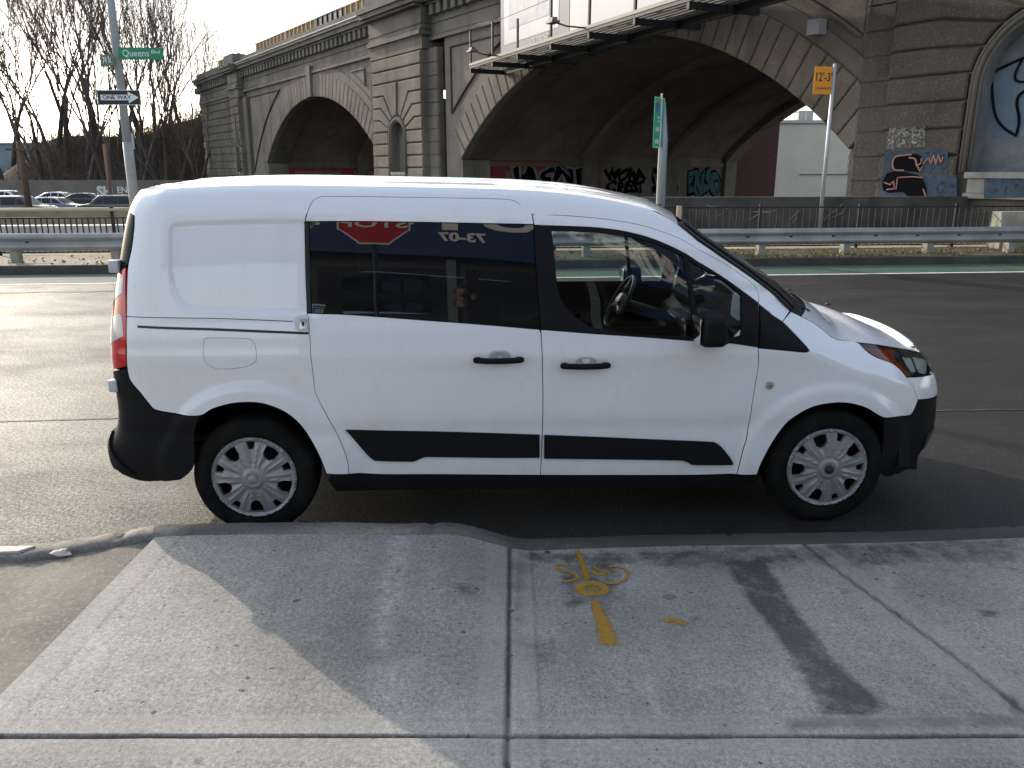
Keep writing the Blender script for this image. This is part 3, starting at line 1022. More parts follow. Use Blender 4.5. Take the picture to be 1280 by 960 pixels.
# mirrors
for sg in (1, -1):
    root = np.array(S(*solve(884, 408)))
    mb = MB()
    bm = bmesh.new()
    bmesh.ops.create_cube(bm, size=1)
    bmesh.ops.bevel(bm, geom=list(bm.edges), offset=.28, segments=6, affect='EDGES', profile=.55)
    for v in bm.verts:
        tp = 1-.16*(v.co.z+.5)
        v.co = Vector((v.co.x*.140*tp, v.co.y*.20, v.co.z*.162))
        v.co.x += -.012*(v.co.z/.085)**2*0
    bm.verts.index_update()
    c0 = Vector((root[0]-.018, (root[1]-.125)*sg, root[2]+.010))
    mb.add([c0+Vector((v.co.x, v.co.y*sg, v.co.z)) for v in bm.verts], [[v.index for v in (f.verts if sg > 0 else reversed(f.verts))] for f in bm.faces])
    bm.free()
    mir = mb.build('wing_mirror', M_BPLAS, van, True)
    MB().box((root[0]+.045, (root[1]-.03)*sg, root[2]-.052), (.10, .12, .055), ch=.015).build('mirror_arm', M_BPLAS, mir, True)
    q = MB().box((0, 0, 0), (.004, .158, .125), ch=.0015).build('mirror_glass', M_CHROME, mir, True)
    q.location = (c0.x-.074, c0.y, c0.z); 
# rear door hinges
for s_, L_ in ((1.42, .05), (.81, .045)):
    for sg in (1,):
        pp = np.array(S(-.80, s_))
        MB().box((pp[0]-(.028 if s_ > 1 else .010), pp[1]*sg, pp[2]), (L_, .05, .062), ch=.006).build('rear_door_hinge', mat('hinge_grey', (.50,.52,.54), rough=.35), van, True)

# ---------------------------------------------------------------- cabin
mb = MB()
dash = [(2.42,.62),(2.42,.86),(2.50,.98),(2.60,1.05),(2.75,1.08),(2.90,1.07),(2.92,.6)]
mb.prism([(p[0], p[1]) for p in dash], -.72, .72, basis((0, 0, 0), (1, 0, 0), (0, 0, 1), (0, -1, 0)))
mb.tube([(2.60,.18,1.06),(2.54,.38,1.10),(2.60,.58,1.06)], .055, 10)
mb.box((2.45, 0, .88), (.10, .34, .30), ch=.02)
db = mb.build('dashboard', M_DARKIN, van)
MB().box((2.395, 0, .95), (.02, .22, .13), ch=.006).build('display_screen', M_BGLOS, db, True)
MB().box((2.40, -.1, .80), (.02, .10, .05), ch=.006).build('vent', M_CHROME, db, True)
# steering wheel (left-hand drive: far side)
st = empty('steering_wheel', (2.13, .38, 1.035)); st.parent = van
Ms = Matrix.Rotation(rad(-62), 4, 'Y')
ring = [Ms @ Vector((.185*math.cos(2*PI*k/40), .185*math.sin(2*PI*k/40), 0)) for k in range(40)]
MB().tube(ring, .014, 10, closed=True).build('rim', mat('wheel_leather', (.05,.05,.055), rough=.3), st, True)
mb = MB()
hub = bmesh.new(); bmesh.ops.create_uvsphere(hub, u_segments=20, v_segments=12, radius=1)
mb.add([Ms @ Vector((v.co.x*.072, v.co.y*.085, v.co.z*.03)) for v in hub.verts], [[v.index for v in f.verts] for f in hub.faces]); hub.free()
for an in (90, 205, 335):
    mb.tube([Ms @ Vector((.05*math.sin(rad(an)), .05*math.cos(rad(an)), 0)), Ms @ Vector((.18*math.sin(rad(an)), .18*math.cos(rad(an)), 0))], [.02, .012], 8)
mb.build('spokes', mat('spoke_grey', (.26,.27,.27), rough=.35, metal=.4), st, True)
MB().tube([(0,0,0),(.32,0,-.10)], .035, 10).build('column', M_DARKIN, st, True)
for y in (.40, -.42):
    se = empty('seat', (1.55, y, .36)); se.parent = van
    MB().box((0, 0, .10), (.50, .50, .16), ch=.05).build('cushion', M_SEAT, se, True)
    q = MB().box((0, 0, .32), (.13, .48, .62), ch=.05).build('backrest', M_SEAT, se, True); q.location = (-.24, 0, .12); q.rotation_euler = (0, rad(-14), 0)
    q = MB().box((0, 0, .0), (.09, .26, .19), ch=.035).build('headrest', M_SEAT, se, True); q.location = (-.40, 0, .83); q.rotation_euler = (0, rad(-10), 0)
mb = MB().box((-.1+.8, 0, .50), (2.4, 1.55, .02))
mb.box((1.32, 0, .82), (.02, 1.5, .62))
mb.build('cargo_floor', M_DARKIN, van)
MB().box((2.30, 0, 1.52), (.03, .24, .07), ch=.01).build('rear_view_mirror', M_BGLOS, van, True)
# headliner
MB().box((.75, 0, 1.72), (1.9, 1.3, .02)).build('headliner', mat('headliner', (.09,.09,.09), rough=.9), van)
# ================================================================== ground materials
def node_mat(name):
    m = bpy.data.materials.new(name); m.use_nodes = True
    N = m.node_tree.nodes; L = m.node_tree.links
    b = N['Principled BSDF']
    tc = N.new('ShaderNodeTexCoord')
    MATS[name] = m
    return m, N, L, b, tc.outputs['Object']
def n_noise(N, L, src, scale, detail=4, rough=.6, sc=None):
    if sc:
        mp = N.new('ShaderNodeMapping'); mp.inputs['Scale'].default_value = sc
        L.new(src, mp.inputs[0]); src = mp.outputs[0]
    n = N.new('ShaderNodeTexNoise'); n.inputs['Scale'].default_value = scale
    n.inputs['Detail'].default_value = detail; n.inputs['Roughness'].default_value = rough
    L.new(src, n.inputs['Vector'])
    return n.outputs[0]
def n_ramp(N, L, src, stops):
    r = N.new('ShaderNodeValToRGB')
    while len(r.color_ramp.elements) < len(stops): r.color_ramp.elements.new(.5)
    for e, (p, c) in zip(r.color_ramp.elements, stops):
        e.position = p; e.color = (*c, 1) if isinstance(c, tuple) else (c, c, c, 1)
    L.new(src, r.inputs[0])
    return r.outputs[0]
def n_mix(N, L, fac, a, b, mode='MIX'):
    m = N.new('ShaderNodeMix'); m.data_type = 'RGBA'; m.blend_type = mode
    for sck, v in ((m.inputs[0], fac), (m.inputs[6], a), (m.inputs[7], b)):
        if isinstance(v, (int, float)): sck.default_value = v
        elif isinstance(v, tuple): sck.default_value = (*v, 1)
        else: L.new(v, sck)
    return m.outputs[2]
def n_math(N, L, op, a, b=0.0):
    m = N.new('ShaderNodeMath'); m.operation = op
    for sck, v in ((m.inputs[0], a), (m.inputs[1], b)):
        if isinstance(v, (int, float)): sck.default_value = v
        else: L.new(v, sck)
    return m.outputs[0]
def n_bump(N, L, b, h, strength, dist, prev=None):
    bp = N.new('ShaderNodeBump'); bp.inputs['Strength'].default_value = strength; bp.inputs['Distance'].default_value = dist
    L.new(h, bp.inputs['Height'])
    if prev is not None: L.new(prev, bp.inputs['Normal'])
    L.new(bp.outputs[0], b.inputs['Normal'])
    return bp.outputs[0]
def n_spots(N, L, src, scale, r, frac, thr_scale=None):
    """random round spots: 1 inside a spot"""
    v = N.new('ShaderNodeTexVoronoi'); v.inputs['Scale'].default_value = scale; v.feature = 'F1'
    L.new(src, v.inputs['Vector'])
    sp = N.new('ShaderNodeSeparateColor'); L.new(v.outputs['Color'], sp.inputs[0])
    gate = n_math(N, L, 'LESS_THAN', sp.outputs[0], frac)
    rr = n_math(N, L, 'MULTIPLY', sp.outputs[1], r)
    ins = n_math(N, L, 'LESS_THAN', v.outputs['Distance'], rr)
    return n_math(N, L, 'MULTIPLY', gate, ins)

# asphalt: aggregate, broad wear, dark oil blots
m, N, L, b, src = node_mat('asphalt')
big = n_noise(N, L, src, .8, 9, .68, (.55, 1.0, 1))
fine = n_math(N, L, 'ADD', n_math(N, L, 'MULTIPLY', n_noise(N, L, src, 95, 3, .8), .55), n_math(N, L, 'MULTIPLY', n_noise(N, L, src, 28, 4, .8), .45))
c1 = n_ramp(N, L, big, [(.30, (.013,.0125,.012)), (.55, (.021,.020,.019)), (.75, (.033,.031,.028))])
c2 = n_mix(N, L, n_ramp(N, L, fine, [(.56, 0.0), (.66, 1.0)]), c1, (.11,.105,.10))
c3 = n_mix(N, L, n_ramp(N, L, fine, [(.36, .9), (.46, 0.0)]), c2, (.008,.008,.008))
sp = n_spots(N, L, src, 2.2, .10, .12)
c4 = n_mix(N, L, n_math(N, L, 'MULTIPLY', sp, .6), c3, (.14,.13,.12))
# fine cracks
wv = N.new('ShaderNodeTexVoronoi'); wv.feature = 'DISTANCE_TO_EDGE'; wv.inputs['Scale'].default_value = .45
dn = N.new('ShaderNodeVectorMath'); dn.operation = 'ADD'
nz = N.new('ShaderNodeTexNoise'); nz.inputs['Scale'].default_value = 1.4; nz.inputs['Detail'].default_value = 6
L.new(src, nz.inputs['Vector']); L.new(src, dn.inputs[0]); L.new(nz.outputs[1], dn.inputs[1]); L.new(dn.outputs[0], wv.inputs['Vector'])
cr = n_ramp(N, L, wv.outputs[0], [(.0, 1.0), (.006, 0.0)])
c5 = n_mix(N, L, n_math(N, L, 'MULTIPLY', cr, .6), c4, (.015,.015,.015))
L.new(c5, b.inputs['Base Color'])
rg_ = n_ramp(N, L, big, [(.34, .42), (.50, .54), (.66, .70)])
spk = n_math(N, L, 'MULTIPLY', n_math(N, L, 'SUBTRACT', n_noise(N, L, src, 48, 3, .9), .5), 1.5)
L.new(n_math(N, L, 'MAXIMUM', n_math(N, L, 'ADD', rg_, spk), .25), b.inputs['Roughness'])
b.inputs['Specular IOR Level'].default_value = .34
n_bump(N, L, b, fine, 1.0, .016)
M_ASPH = m

# sidewalk concrete: uses painted-on wear recorded in the mesh (wet stain, joint dirt)
def concrete_mat(name, base, base2, attr=False, broom=True, dots=True):
    m, N, L, b, src = node_mat(name)
    n1 = n_noise(N, L, src, 1.7, 7, .62)
    n2 = n_noise(N, L, src, 60, 4, .7)
    c = n_ramp(N, L, n1, [(.28, base), (.72, base2)])
    n7 = n_noise(N, L, src, .8, 5, .7)
    c = n_mix(N, L, 1.0, c, n_ramp(N, L, n7, [(.35, .82), (.6, 1.10)]), 'MULTIPLY')
    g = n_ramp(N, L, n2, [(.30, .64), (.5, 1.0), (.70, 1.30)])
    c = n_mix(N, L, 1.0, c, g, 'MULTIPLY')
    n5 = n_noise(N, L, src, 150, 3, .85)
    c = n_mix(N, L, 1.0, c, n_ramp(N, L, n5, [(.34, .60), (.5, 1.0), (.66, 1.40)]), 'MULTIPLY')
    if broom:
        n3 = n_noise(N, L, src, 1.0, 3, .7, (170, 5, 1))
        c = n_mix(N, L, 1.0, c, n_ramp(N, L, n3, [(.3, .90), (.7, 1.08)]), 'MULTIPLY')
    if dots:
        for sc, r, fr, dk in ((6.5, .12, .30, .8), (16, .17, .30, .8), (30, .2, .25, .7), (3.1, .11, .25, .45)):
            # distort a little so that the spots are not perfect discs
            nz = N.new('ShaderNodeTexNoise'); nz.inputs['Scale'].default_value = 30
            L.new(src, nz.inputs['Vector'])
            vm = N.new('ShaderNodeVectorMath'); vm.operation = 'MULTIPLY_ADD'
            L.new(nz.outputs[1], vm.inputs[0]); vm.inputs[1].default_value = (.03, .03, 0); L.new(src, vm.inputs[2])
            s_ = n_spots(N, L, vm.outputs[0], sc, r, fr)
            c = n_mix(N, L, n_math(N, L, 'MULTIPLY', s_, dk), c, (.035,.035,.038))
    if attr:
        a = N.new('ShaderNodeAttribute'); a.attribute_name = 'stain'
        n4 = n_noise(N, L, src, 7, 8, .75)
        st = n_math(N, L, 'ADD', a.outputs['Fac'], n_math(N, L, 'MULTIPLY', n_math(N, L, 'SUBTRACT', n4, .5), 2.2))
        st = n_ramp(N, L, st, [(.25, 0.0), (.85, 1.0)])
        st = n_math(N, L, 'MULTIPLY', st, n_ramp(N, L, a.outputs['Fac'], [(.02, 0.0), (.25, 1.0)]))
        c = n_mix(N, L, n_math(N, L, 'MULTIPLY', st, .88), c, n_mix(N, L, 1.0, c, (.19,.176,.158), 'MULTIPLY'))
        a2 = N.new('ShaderNodeAttribute'); a2.attribute_name = 'joint'
        jt = n_math(N, L, 'MULTIPLY', a2.outputs['Fac'], n_ramp(N, L, n_noise(N, L, src, 14, 5, .7), [(.2, .55), (.6, 1.0)]))
        c = n_mix(N, L, jt, c, (.040,.036,.030))
        a4 = N.new('ShaderNodeAttribute'); a4.attribute_name = 'salt'
        sl = n_math(N, L, 'MULTIPLY', a4.outputs['Fac'], n_ramp(N, L, n_noise(N, L, src, 22, 6, .8), [(.42, 0.0), (.62, .75)]))
        c = n_mix(N, L, sl, c, (.60,.60,.60))
        a3 = N.new('ShaderNodeAttribute'); a3.attribute_name = 'smoothed'
        c = n_mix(N, L, n_math(N, L, 'MULTIPLY', a3.outputs['Fac'], .28), c, (.34,.335,.315))
        r = n_ramp(N, L, st, [(0, .85), (1, .60)])
        L.new(r, b.inputs['Roughness'])
    else:
        b.inputs['Roughness'].default_value = .88
    L.new(c, b.inputs['Base Color'])
    pr = n_bump(N, L, b, n2, .35, .003)
    if broom: n_bump(N, L, b, n3, .30, .002, pr)
    return m
M_CONC = concrete_mat('sidewalk_concrete', (.205,.199,.182), (.325,.313,.288), attr=True)
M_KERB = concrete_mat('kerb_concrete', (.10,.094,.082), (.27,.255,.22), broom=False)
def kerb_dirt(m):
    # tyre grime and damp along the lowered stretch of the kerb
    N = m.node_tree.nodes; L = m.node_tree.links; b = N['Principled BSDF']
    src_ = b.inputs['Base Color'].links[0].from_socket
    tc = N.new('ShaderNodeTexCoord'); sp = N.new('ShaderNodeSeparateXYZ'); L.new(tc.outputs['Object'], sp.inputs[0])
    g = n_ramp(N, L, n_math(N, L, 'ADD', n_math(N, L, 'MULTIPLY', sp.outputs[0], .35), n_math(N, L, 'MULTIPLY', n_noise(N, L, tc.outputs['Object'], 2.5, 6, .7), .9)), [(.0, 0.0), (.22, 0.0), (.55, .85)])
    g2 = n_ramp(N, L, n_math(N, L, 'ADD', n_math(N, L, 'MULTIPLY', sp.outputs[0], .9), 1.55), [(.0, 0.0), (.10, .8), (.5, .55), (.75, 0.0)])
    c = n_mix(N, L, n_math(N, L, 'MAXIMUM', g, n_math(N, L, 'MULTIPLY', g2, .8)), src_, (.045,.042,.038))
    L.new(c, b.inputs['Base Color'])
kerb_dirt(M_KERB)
M_MED = concrete_mat('median_paving', (.30,.25,.18), (.42,.35,.25), broom=False)
M_KERBD = concrete_mat('old_kerb_stone', (.035,.031,.027), (.085,.078,.066), broom=False, dots=False)

# ================================================================== ground
M_LOW = mat('service_road_asphalt', (.05,.05,.05), rough=.8, var=.3, scale=.3)
struct('ground', MB().box((0, 0, -3.4), (3000, 3000, 4.0)).mesh(), M_LOW)
# boulevard roadway and its neighbours
UA = rad(5.5)
MU = Vector((math.cos(UA), math.sin(UA), 0)); MV = Vector((-math.sin(UA), math.cos(UA), 0))
def MF(u, v, z=0.0): return Vector((0, 16.0, 0)) + MU*u + MV*v + Vector((0, 0, z))
mb = MB()
A = [(-90, 1.2), (90, 1.2)]
P = [Vector((-90, -12, 0)), Vector((90, -12, 0)), MF(90, 0), MF(-90, 0)]
mb.prism([(p.x, p.y) for p in P], -1.5, 0.0)
struct('road', mb.mesh(), M_ASPH)
# long construction seams and a patch strip, thin sheets on the road
M_TAR = mat('tar_seam', (.05,.048,.045), rough=.7, var=.4, scale=6, col2=None)
def road_strip(name, pts, wdt, m, z=.004, jag=0.0, n=60):
    V = []; Fs = []
    pts = [Vector(p) for p in pts]
    for i in range(n+1):
        t = i/n*(len(pts)-1); k = min(int(t), len(pts)-2); p = pts[k].lerp(pts[k+1], t-k)
        d = (pts[k+1]-pts[k]).normalized(); nn = Vector((-d.y, d.x, 0))
        ww = wdt/2*(1+jag*random.uniform(-1, 1)); off = jag*wdt*random.uniform(-.5, .5)
        V += [p+nn*(ww+off)+Vector((0, 0, z)), p-nn*(ww-off)+Vector((0, 0, z))]
    for i in range(n): Fs.append((2*i, 2*i+1, 2*i+3, 2*i+2))
    mb = MB(); mb.add(V, Fs)
    o = struct(name, mb.mesh(), m)
    return o
s1 = G(0, 527); s2 = G(145, 523); s3 = G(1280, 512.5)
road_strip('road_seam', [s1+(s1-s2)*4, s1, s2, s3, s3+Vector((6, .3, 0))], .028, M_TAR, .004, .5, 220)
M_PATCH = mat('newer_asphalt', (.010,.010,.010), rough=.6, col2=(.020,.019,.018), scale=70, bump=.9, bscale=90, bdist=.008, spec=.22)
M_SEAL = mat('crack_sealer', (.008,.008,.008), rough=.75, spec=.2)
def wob_line(p0, p1, n, amp, seed):
    r_ = random.Random(seed); p0 = Vector(p0); p1 = Vector(p1); d = (p1-p0).normalized(); nn = Vector((-d.y, d.x, 0)); o_ = 0; out_ = []
    for i in range(n+1):
        o_ = o_*.8+r_.gauss(0, amp); out_.append(p0.lerp(p1, i/n)+nn*o_)
    return out_
for i, (a_, b_, wd_) in enumerate(((((-12, 12.4), (-3, 13.2), .04)), ((7.5, 6.0), (8.9, 9.4), .018))):
    road_strip('crack_sealing', wob_line((*a_, 0), (*b_, 0), 26, .035, i), wd_, M_SEAL, .005, .35, 160)
for i, (x0, y0, x1, y1) in enumerate(((-11.5, 9.6, -7.6, 11.0),)):
    mb = MB(); mb.add([(x0, y0, .008), (x1, y0+.2, .008), (x1-.1, y1+.2, .008), (x0+.05, y1, .008)], [(0, 1, 2, 3)]); struct('asphalt_patch', mb.mesh(), M_PATCH)
m, N, L, b, src = node_mat('bike_lane_green')
nn_ = n_noise(N, L, src, 3, 6, .7)
L.new(n_ramp(N, L, nn_, [(.3, (.030,.060,.046)), (.55, (.045,.09,.068)), (.75, (.06,.11,.085))]), b.inputs['Base Color'])
b.inputs['Roughness'].default_value = .75
n_bump(N, L, b, n_noise(N, L, src, 90, 3, .7), .4, .004)
mb = MB(); mb.add([MF(-10, -1.32, .004), MF(60, -1.32, .004), MF(60, -.05, .004), MF(-10, -.05, .004)], [(0, 1, 2, 3)])
struct('bike_lane', mb.mesh(), m)
M_LINE = mat('road_paint_white', (.62,.62,.58), rough=.7, var=.25, scale=9)
road_strip('lane_line', [MF(-10, -1.42), MF(60, -1.42)], .12, M_LINE, .004, .06, 200)
mb = MB()
# ---- near kerb and sidewalk
KX = [(-14, 1.2), (-8, 1.9), (-4.5, 2.62), (-3.4, 3.08)]
def kerb_px():
    P = [(-9.0, 1.2), (-5.2, 2.3), (-3.6, 3.05)]
    for (x, y, z) in [(0, 682, .13), (50, 679, .13), (130, 667.5, .13), (205, 655.5, .13), (330, 652, .13), (450, 652, .13), (530, 652.6, .13), (800, 668.5, .015), (1055, 664.5, .015), (1280, 657, .015)]:
        g = G(x, y, z); P.append((g.x, g.y))
    x, y = P[-1]
    P += [(x+4, y+.35), (x+14, y+1.3), (x+60, y+5)]
    return P
KP = [np.array(p) for p in catmull(kerb_px(), 6, False, 80)]
_kx = np.array([p[0] for p in KP]); _ky = np.array([p[1] for p in KP])
def kerbY(x): return float(np.interp(x, _kx, _ky))
def kz(x):      # height of the kerb top along the street (lowered at the driveway)
    return .13 - .112*ss(-.35, .12, x)
def walk_z(x, y):
    k = kerbY(x)
    zz = .13
    f = ss(1.7, 0.0, k-y)           # ramps down to the lowered kerb
    return zz*(1-f)+kz(x)*f
# kerb
V = []; Fs = []
xs = np.concatenate([np.arange(-9, -2.6, .2), np.arange(-2.6, 6, .03), np.arange(6, 60, 1.5)])
prof = []
for i, x in enumerate(xs):
    y = kerbY(x); z = kz(x)
    e = (.007+.020*ss(-1.2, -1.9, x))*noise.noise(Vector((x*3.1, 0, 0)))+(.005+.016*ss(-1.4, -1.9, x))*noise.noise(Vector((x*17, 0, 0)))
    jd = .012 if abs(((x+.42) % 1.55)) < .032 else 0
    for (dy, dz) in ((0.004, -.20), (.0+e*.4, -.012), (-.012+e*.4, .0), (-.07, .001), (-.145+e, .0), (-.150+e, -.014), (-.156+e, -.20)):
        V.append((x, y+dy, z+dz-(jd if dz > -.1 else 0)+(.004+.010*ss(-1.4, -1.9, x))*noise.noise(Vector((x*11, dy*30, 3)))))
for i in range(len(xs)-1):
    for k in range(6): Fs.append((i*7+k, i*7+k+1, (i+1)*7+k+1, (i+1)*7+k))
mb = MB(); mb.add(V, [f[::-1] for f in Fs])
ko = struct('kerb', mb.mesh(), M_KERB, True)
# sidewalk slab with tooled joints
JY = [.66, 2.18, -.85]
def jx3(y): return 1.54+.14*(3.52-y)
xs = set(np.round(np.arange(-1.76, 5.6, .016), 4)); ys = set(np.round(np.arange(.9, 4.25, .016), 4))
for c in (-.012, 3.15):
    for d in (-.024, -.012, -.007, 0, .007, .012, .024): xs.add(round(c+d, 4))
for c in (2.18,):
    for d in (-.02, -.010, -.005, .0, .005, .010, .02): ys.add(round(c+d, 4))
xs = np.array(sorted(xs)); ys = np.array(sorted(ys))
XX, YY = np.meshgrid(xs, ys, indexing='ij')
KY = np.interp(XX, _kx, _ky)-.150
# squeeze the rows so the last one meets the kerb
inside = YY < KY
ZZ = np.vectorize(walk_z)(XX, YY)
YC = np.minimum(YY, KY)
jd = np.zeros_like(XX); sm_ = np.zeros_like(XX)
def groove(d, w): return np.clip(1-np.abs(d)/w, 0, 1)**.7
wob = np.vectorize(lambda a, b: noise.noise(Vector((a*4, b*4, 9))))(XX[::4, ::4], YY[::4, ::4])
wob = np.repeat(np.repeat(wob, 4, 0), 4, 1)[:XX.shape[0], :XX.shape[1]]
for dd, wd in ((XX+.012, .013), (XX-3.15, .012), (YC-2.18, .010)):
    jd = np.maximum(jd, groove(dd+wob*.003, wd*(1+.3*wob)))
jd3 = groove(XX-(1.54+.14*(3.52-YC)), .016)
jd = np.maximum(jd, jd3*.75)
cold = groove(YC-2.145, .008)*.25*(XX > .1)
for dd in (XX+.012, XX-3.15, YC-2.18, XX-(1.54+.14*(3.52-YC))):
    ad = np.abs(dd)
    sm_ = np.maximum(sm_, (ad < .105)*(ad > .012)*1.0)
sm_ = np.maximum(sm_, (XX < -1.65)*1.0)
line = np.zeros_like(XX)
for dd in (np.abs(XX+.012)-.108, np.abs(YC-2.18)-.085, XX+1.63):
    line = np.maximum(line, groove(dd, .008)*.35)
ZZ = ZZ-.011*jd-.002*line
joint = np.clip(jd*1.15+line*.9, 0, 1)
# wear
stain = np.zeros_like(XX)
def px_poly(pts, z=.10): return [np.array((G(x, y, z).x, G(x, y, z).y)) for x, y in pts]
pts2 = np.stack([XX.ravel(), YC.ravel()], 1)
def add_stain(poly, soft, amt):
    global stain
    pl = resample(px_poly(poly), .08)
    d = polydist(pts2, pl)
    ins = inpoly(pts2, pl)
    sd_ = np.where(ins, d, -d)
    v = np.clip(sd_/soft+.5, 0, 1)*amt
    stain = np.maximum(stain, v.reshape(XX.shape))
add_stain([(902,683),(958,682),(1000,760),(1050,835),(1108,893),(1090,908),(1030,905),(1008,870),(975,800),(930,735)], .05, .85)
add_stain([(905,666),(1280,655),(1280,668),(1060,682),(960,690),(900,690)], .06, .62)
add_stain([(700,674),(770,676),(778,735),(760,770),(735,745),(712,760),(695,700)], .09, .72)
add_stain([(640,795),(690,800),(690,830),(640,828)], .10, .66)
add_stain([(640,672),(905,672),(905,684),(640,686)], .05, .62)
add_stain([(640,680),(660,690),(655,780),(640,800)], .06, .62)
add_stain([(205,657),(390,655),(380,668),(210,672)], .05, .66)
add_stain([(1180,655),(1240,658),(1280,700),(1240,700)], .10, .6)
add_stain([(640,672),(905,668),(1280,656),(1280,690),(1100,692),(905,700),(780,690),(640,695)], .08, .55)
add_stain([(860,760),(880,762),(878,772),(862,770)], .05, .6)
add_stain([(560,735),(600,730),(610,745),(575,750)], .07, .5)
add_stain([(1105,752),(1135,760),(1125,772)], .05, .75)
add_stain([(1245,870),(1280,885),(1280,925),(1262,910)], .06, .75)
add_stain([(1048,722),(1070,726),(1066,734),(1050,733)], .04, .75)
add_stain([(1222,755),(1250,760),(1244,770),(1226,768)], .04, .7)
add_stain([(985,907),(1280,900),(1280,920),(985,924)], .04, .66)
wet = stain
stain = np.zeros_like(XX)
add_stain([(490,668),(510,668),(505,705),(492,760),(482,815),(470,815),(478,760),(485,720)], .10, .9)
add_stain([(470,850),(520,835),(505,870),(478,880)], .12, .5)
add_stain([(100,800),(135,790),(130,840),(105,850)], .12, .6)
add_stain([(1110,690),(1130,740),(1120,745),(1100,700)], .06, .5)
add_stain([(815,850),(830,905),(820,905),(806,860)], .06, .5)
add_stain([(405,655),(530,654),(600,665),(600,672),(420,665)], .05, .5)
salt = stain; stain = wet
me = bpy.data.meshes.new('sidewalk')
nx, ny = XX.shape
V = np.stack([XX, YC, ZZ+.001*wob], -1).reshape(-1, 3)
idx = np.arange(nx*ny).reshape(nx, ny)
ok = inside[:-1, :-1]
q = np.stack([idx[:-1, :-1], idx[1:, :-1], idx[1:, 1:], idx[:-1, 1:]], -1)[ok]
me.from_pydata(V.tolist(), [], q.tolist())
for nm, arr in (('stain', stain), ('joint', joint), ('smoothed', sm_), ('salt', salt)):
    at_ = me.attributes.new(nm, 'FLOAT', 'POINT')
    at_.data.foreach_set('value', arr.ravel().astype(np.float32))
walk = struct('sidewalk', me, M_CONC, True)
# rest of the sidewalk behind and beside
mb = MB()
mb.quad((-1.76, -4.0, .13), (12, -4.0, .13), (12, .9, .13), (-1.76, .9, .13))
mb.quad((5.58, .9, .13), (40, .9, .13), (40, 4.0, .02), (5.58, 4.0, .02))
struct('rear_sidewalk', mb.mesh(), concrete_mat('sidewalk_concrete_far', (.22,.215,.20), (.31,.30,.28)))
# worn asphalt patch left of the slabs
m, N, L, b, src = node_mat('worn_patch')
f1 = n_noise(N, L, src, 50, 6, .9); f2 = n_noise(N, L, src, 2.0, 5, .6)
c = n_ramp(N, L, f2, [(.3, (.20,.18,.148)), (.7, (.34,.31,.25))])
c = n_mix(N, L, n_ramp(N, L, f1, [(.52, 0.0), (.62, 1.0)]), c, (.46,.43,.37))
c = n_mix(N, L, n_ramp(N, L, f1, [(.28, .9), (.42, 0.0)]), c, (.05,.046,.04))
L.new(c, b.inputs['Base Color']); b.inputs['Roughness'].default_value = .95
n_bump(N, L, b, f1, 1.0, .010)
xs = np.concatenate([np.arange(-12, -3.4, .3), np.arange(-3.4, -1.745, .03)]); ys = np.arange(0, 1, .02)
V = []; Fs = []
for x in xs:
    k = kerbY(x)-.150
    for t in list(ys)+[1.0]:
        y = -4+(k+4)*(t**.5)
        edge_ = ss(-1.95, -1.76, x)
        V.append((x, y, .108+.008*noise.noise(Vector((x*2, y*2, 0)))+.007*noise.noise(Vector((x*9, y*9, 0)))-.02*edge_*(.5+.5*noise.noise(Vector((1, y*4, 0))))))
n = len(ys)+1
for i in range(len(xs)-1):
    for k in range(n-1): Fs.append((i*n+k, (i+1)*n+k, (i+1)*n+k+1, i*n+k+1))
mb = MB(); mb.add(V, Fs); struct('worn_asphalt_patch', mb.mesh(), m, True)
# pale broken edging stone and a crumpled scrap
mb = MB()
g0 = G(-60, 684, .14); g1 = G(44, 682.5, .14)
mb.prism([(g0.x, g0.y), (g1.x, g1.y), (g1.x-.05, g1.y-.055), (g0.x, g0.y-.075)], .05, .142)
tag(mb.build('edging_stone', mat('pale_stone', (.52,.50,.46), rough=.8, var=.12, scale=20)), 'pale cracked edging stone lying along the broken kerb at the left edge', 'stone')
mb = MB()
gp = G(77, 692, .12)
bm = bmesh.new(); bmesh.ops.create_icosphere(bm, subdivisions=3, radius=.03)
mb.add([(gp.x+v.co.x*1.5*(1+.9*noise.noise(v.co*40)), gp.y+v.co.y*.9, .125+v.co.z*.45*(1+1.0*noise.noise(v.co*60+Vector((3, 0, 0))))) for v in bm.verts], [[v.index for v in f.verts] for f in bm.faces]); bm.free()
tag(mb.build('paper_scrap', mat('scrap_pink', (.62,.50,.47), rough=.8)), 'small crumpled pale pink paper scrap beside the broken kerb', 'litter')
# litter bits on the slabs
M_BIT = mat('dead_leaf', (.14,.08,.03), rough=.9)
random.seed(11)

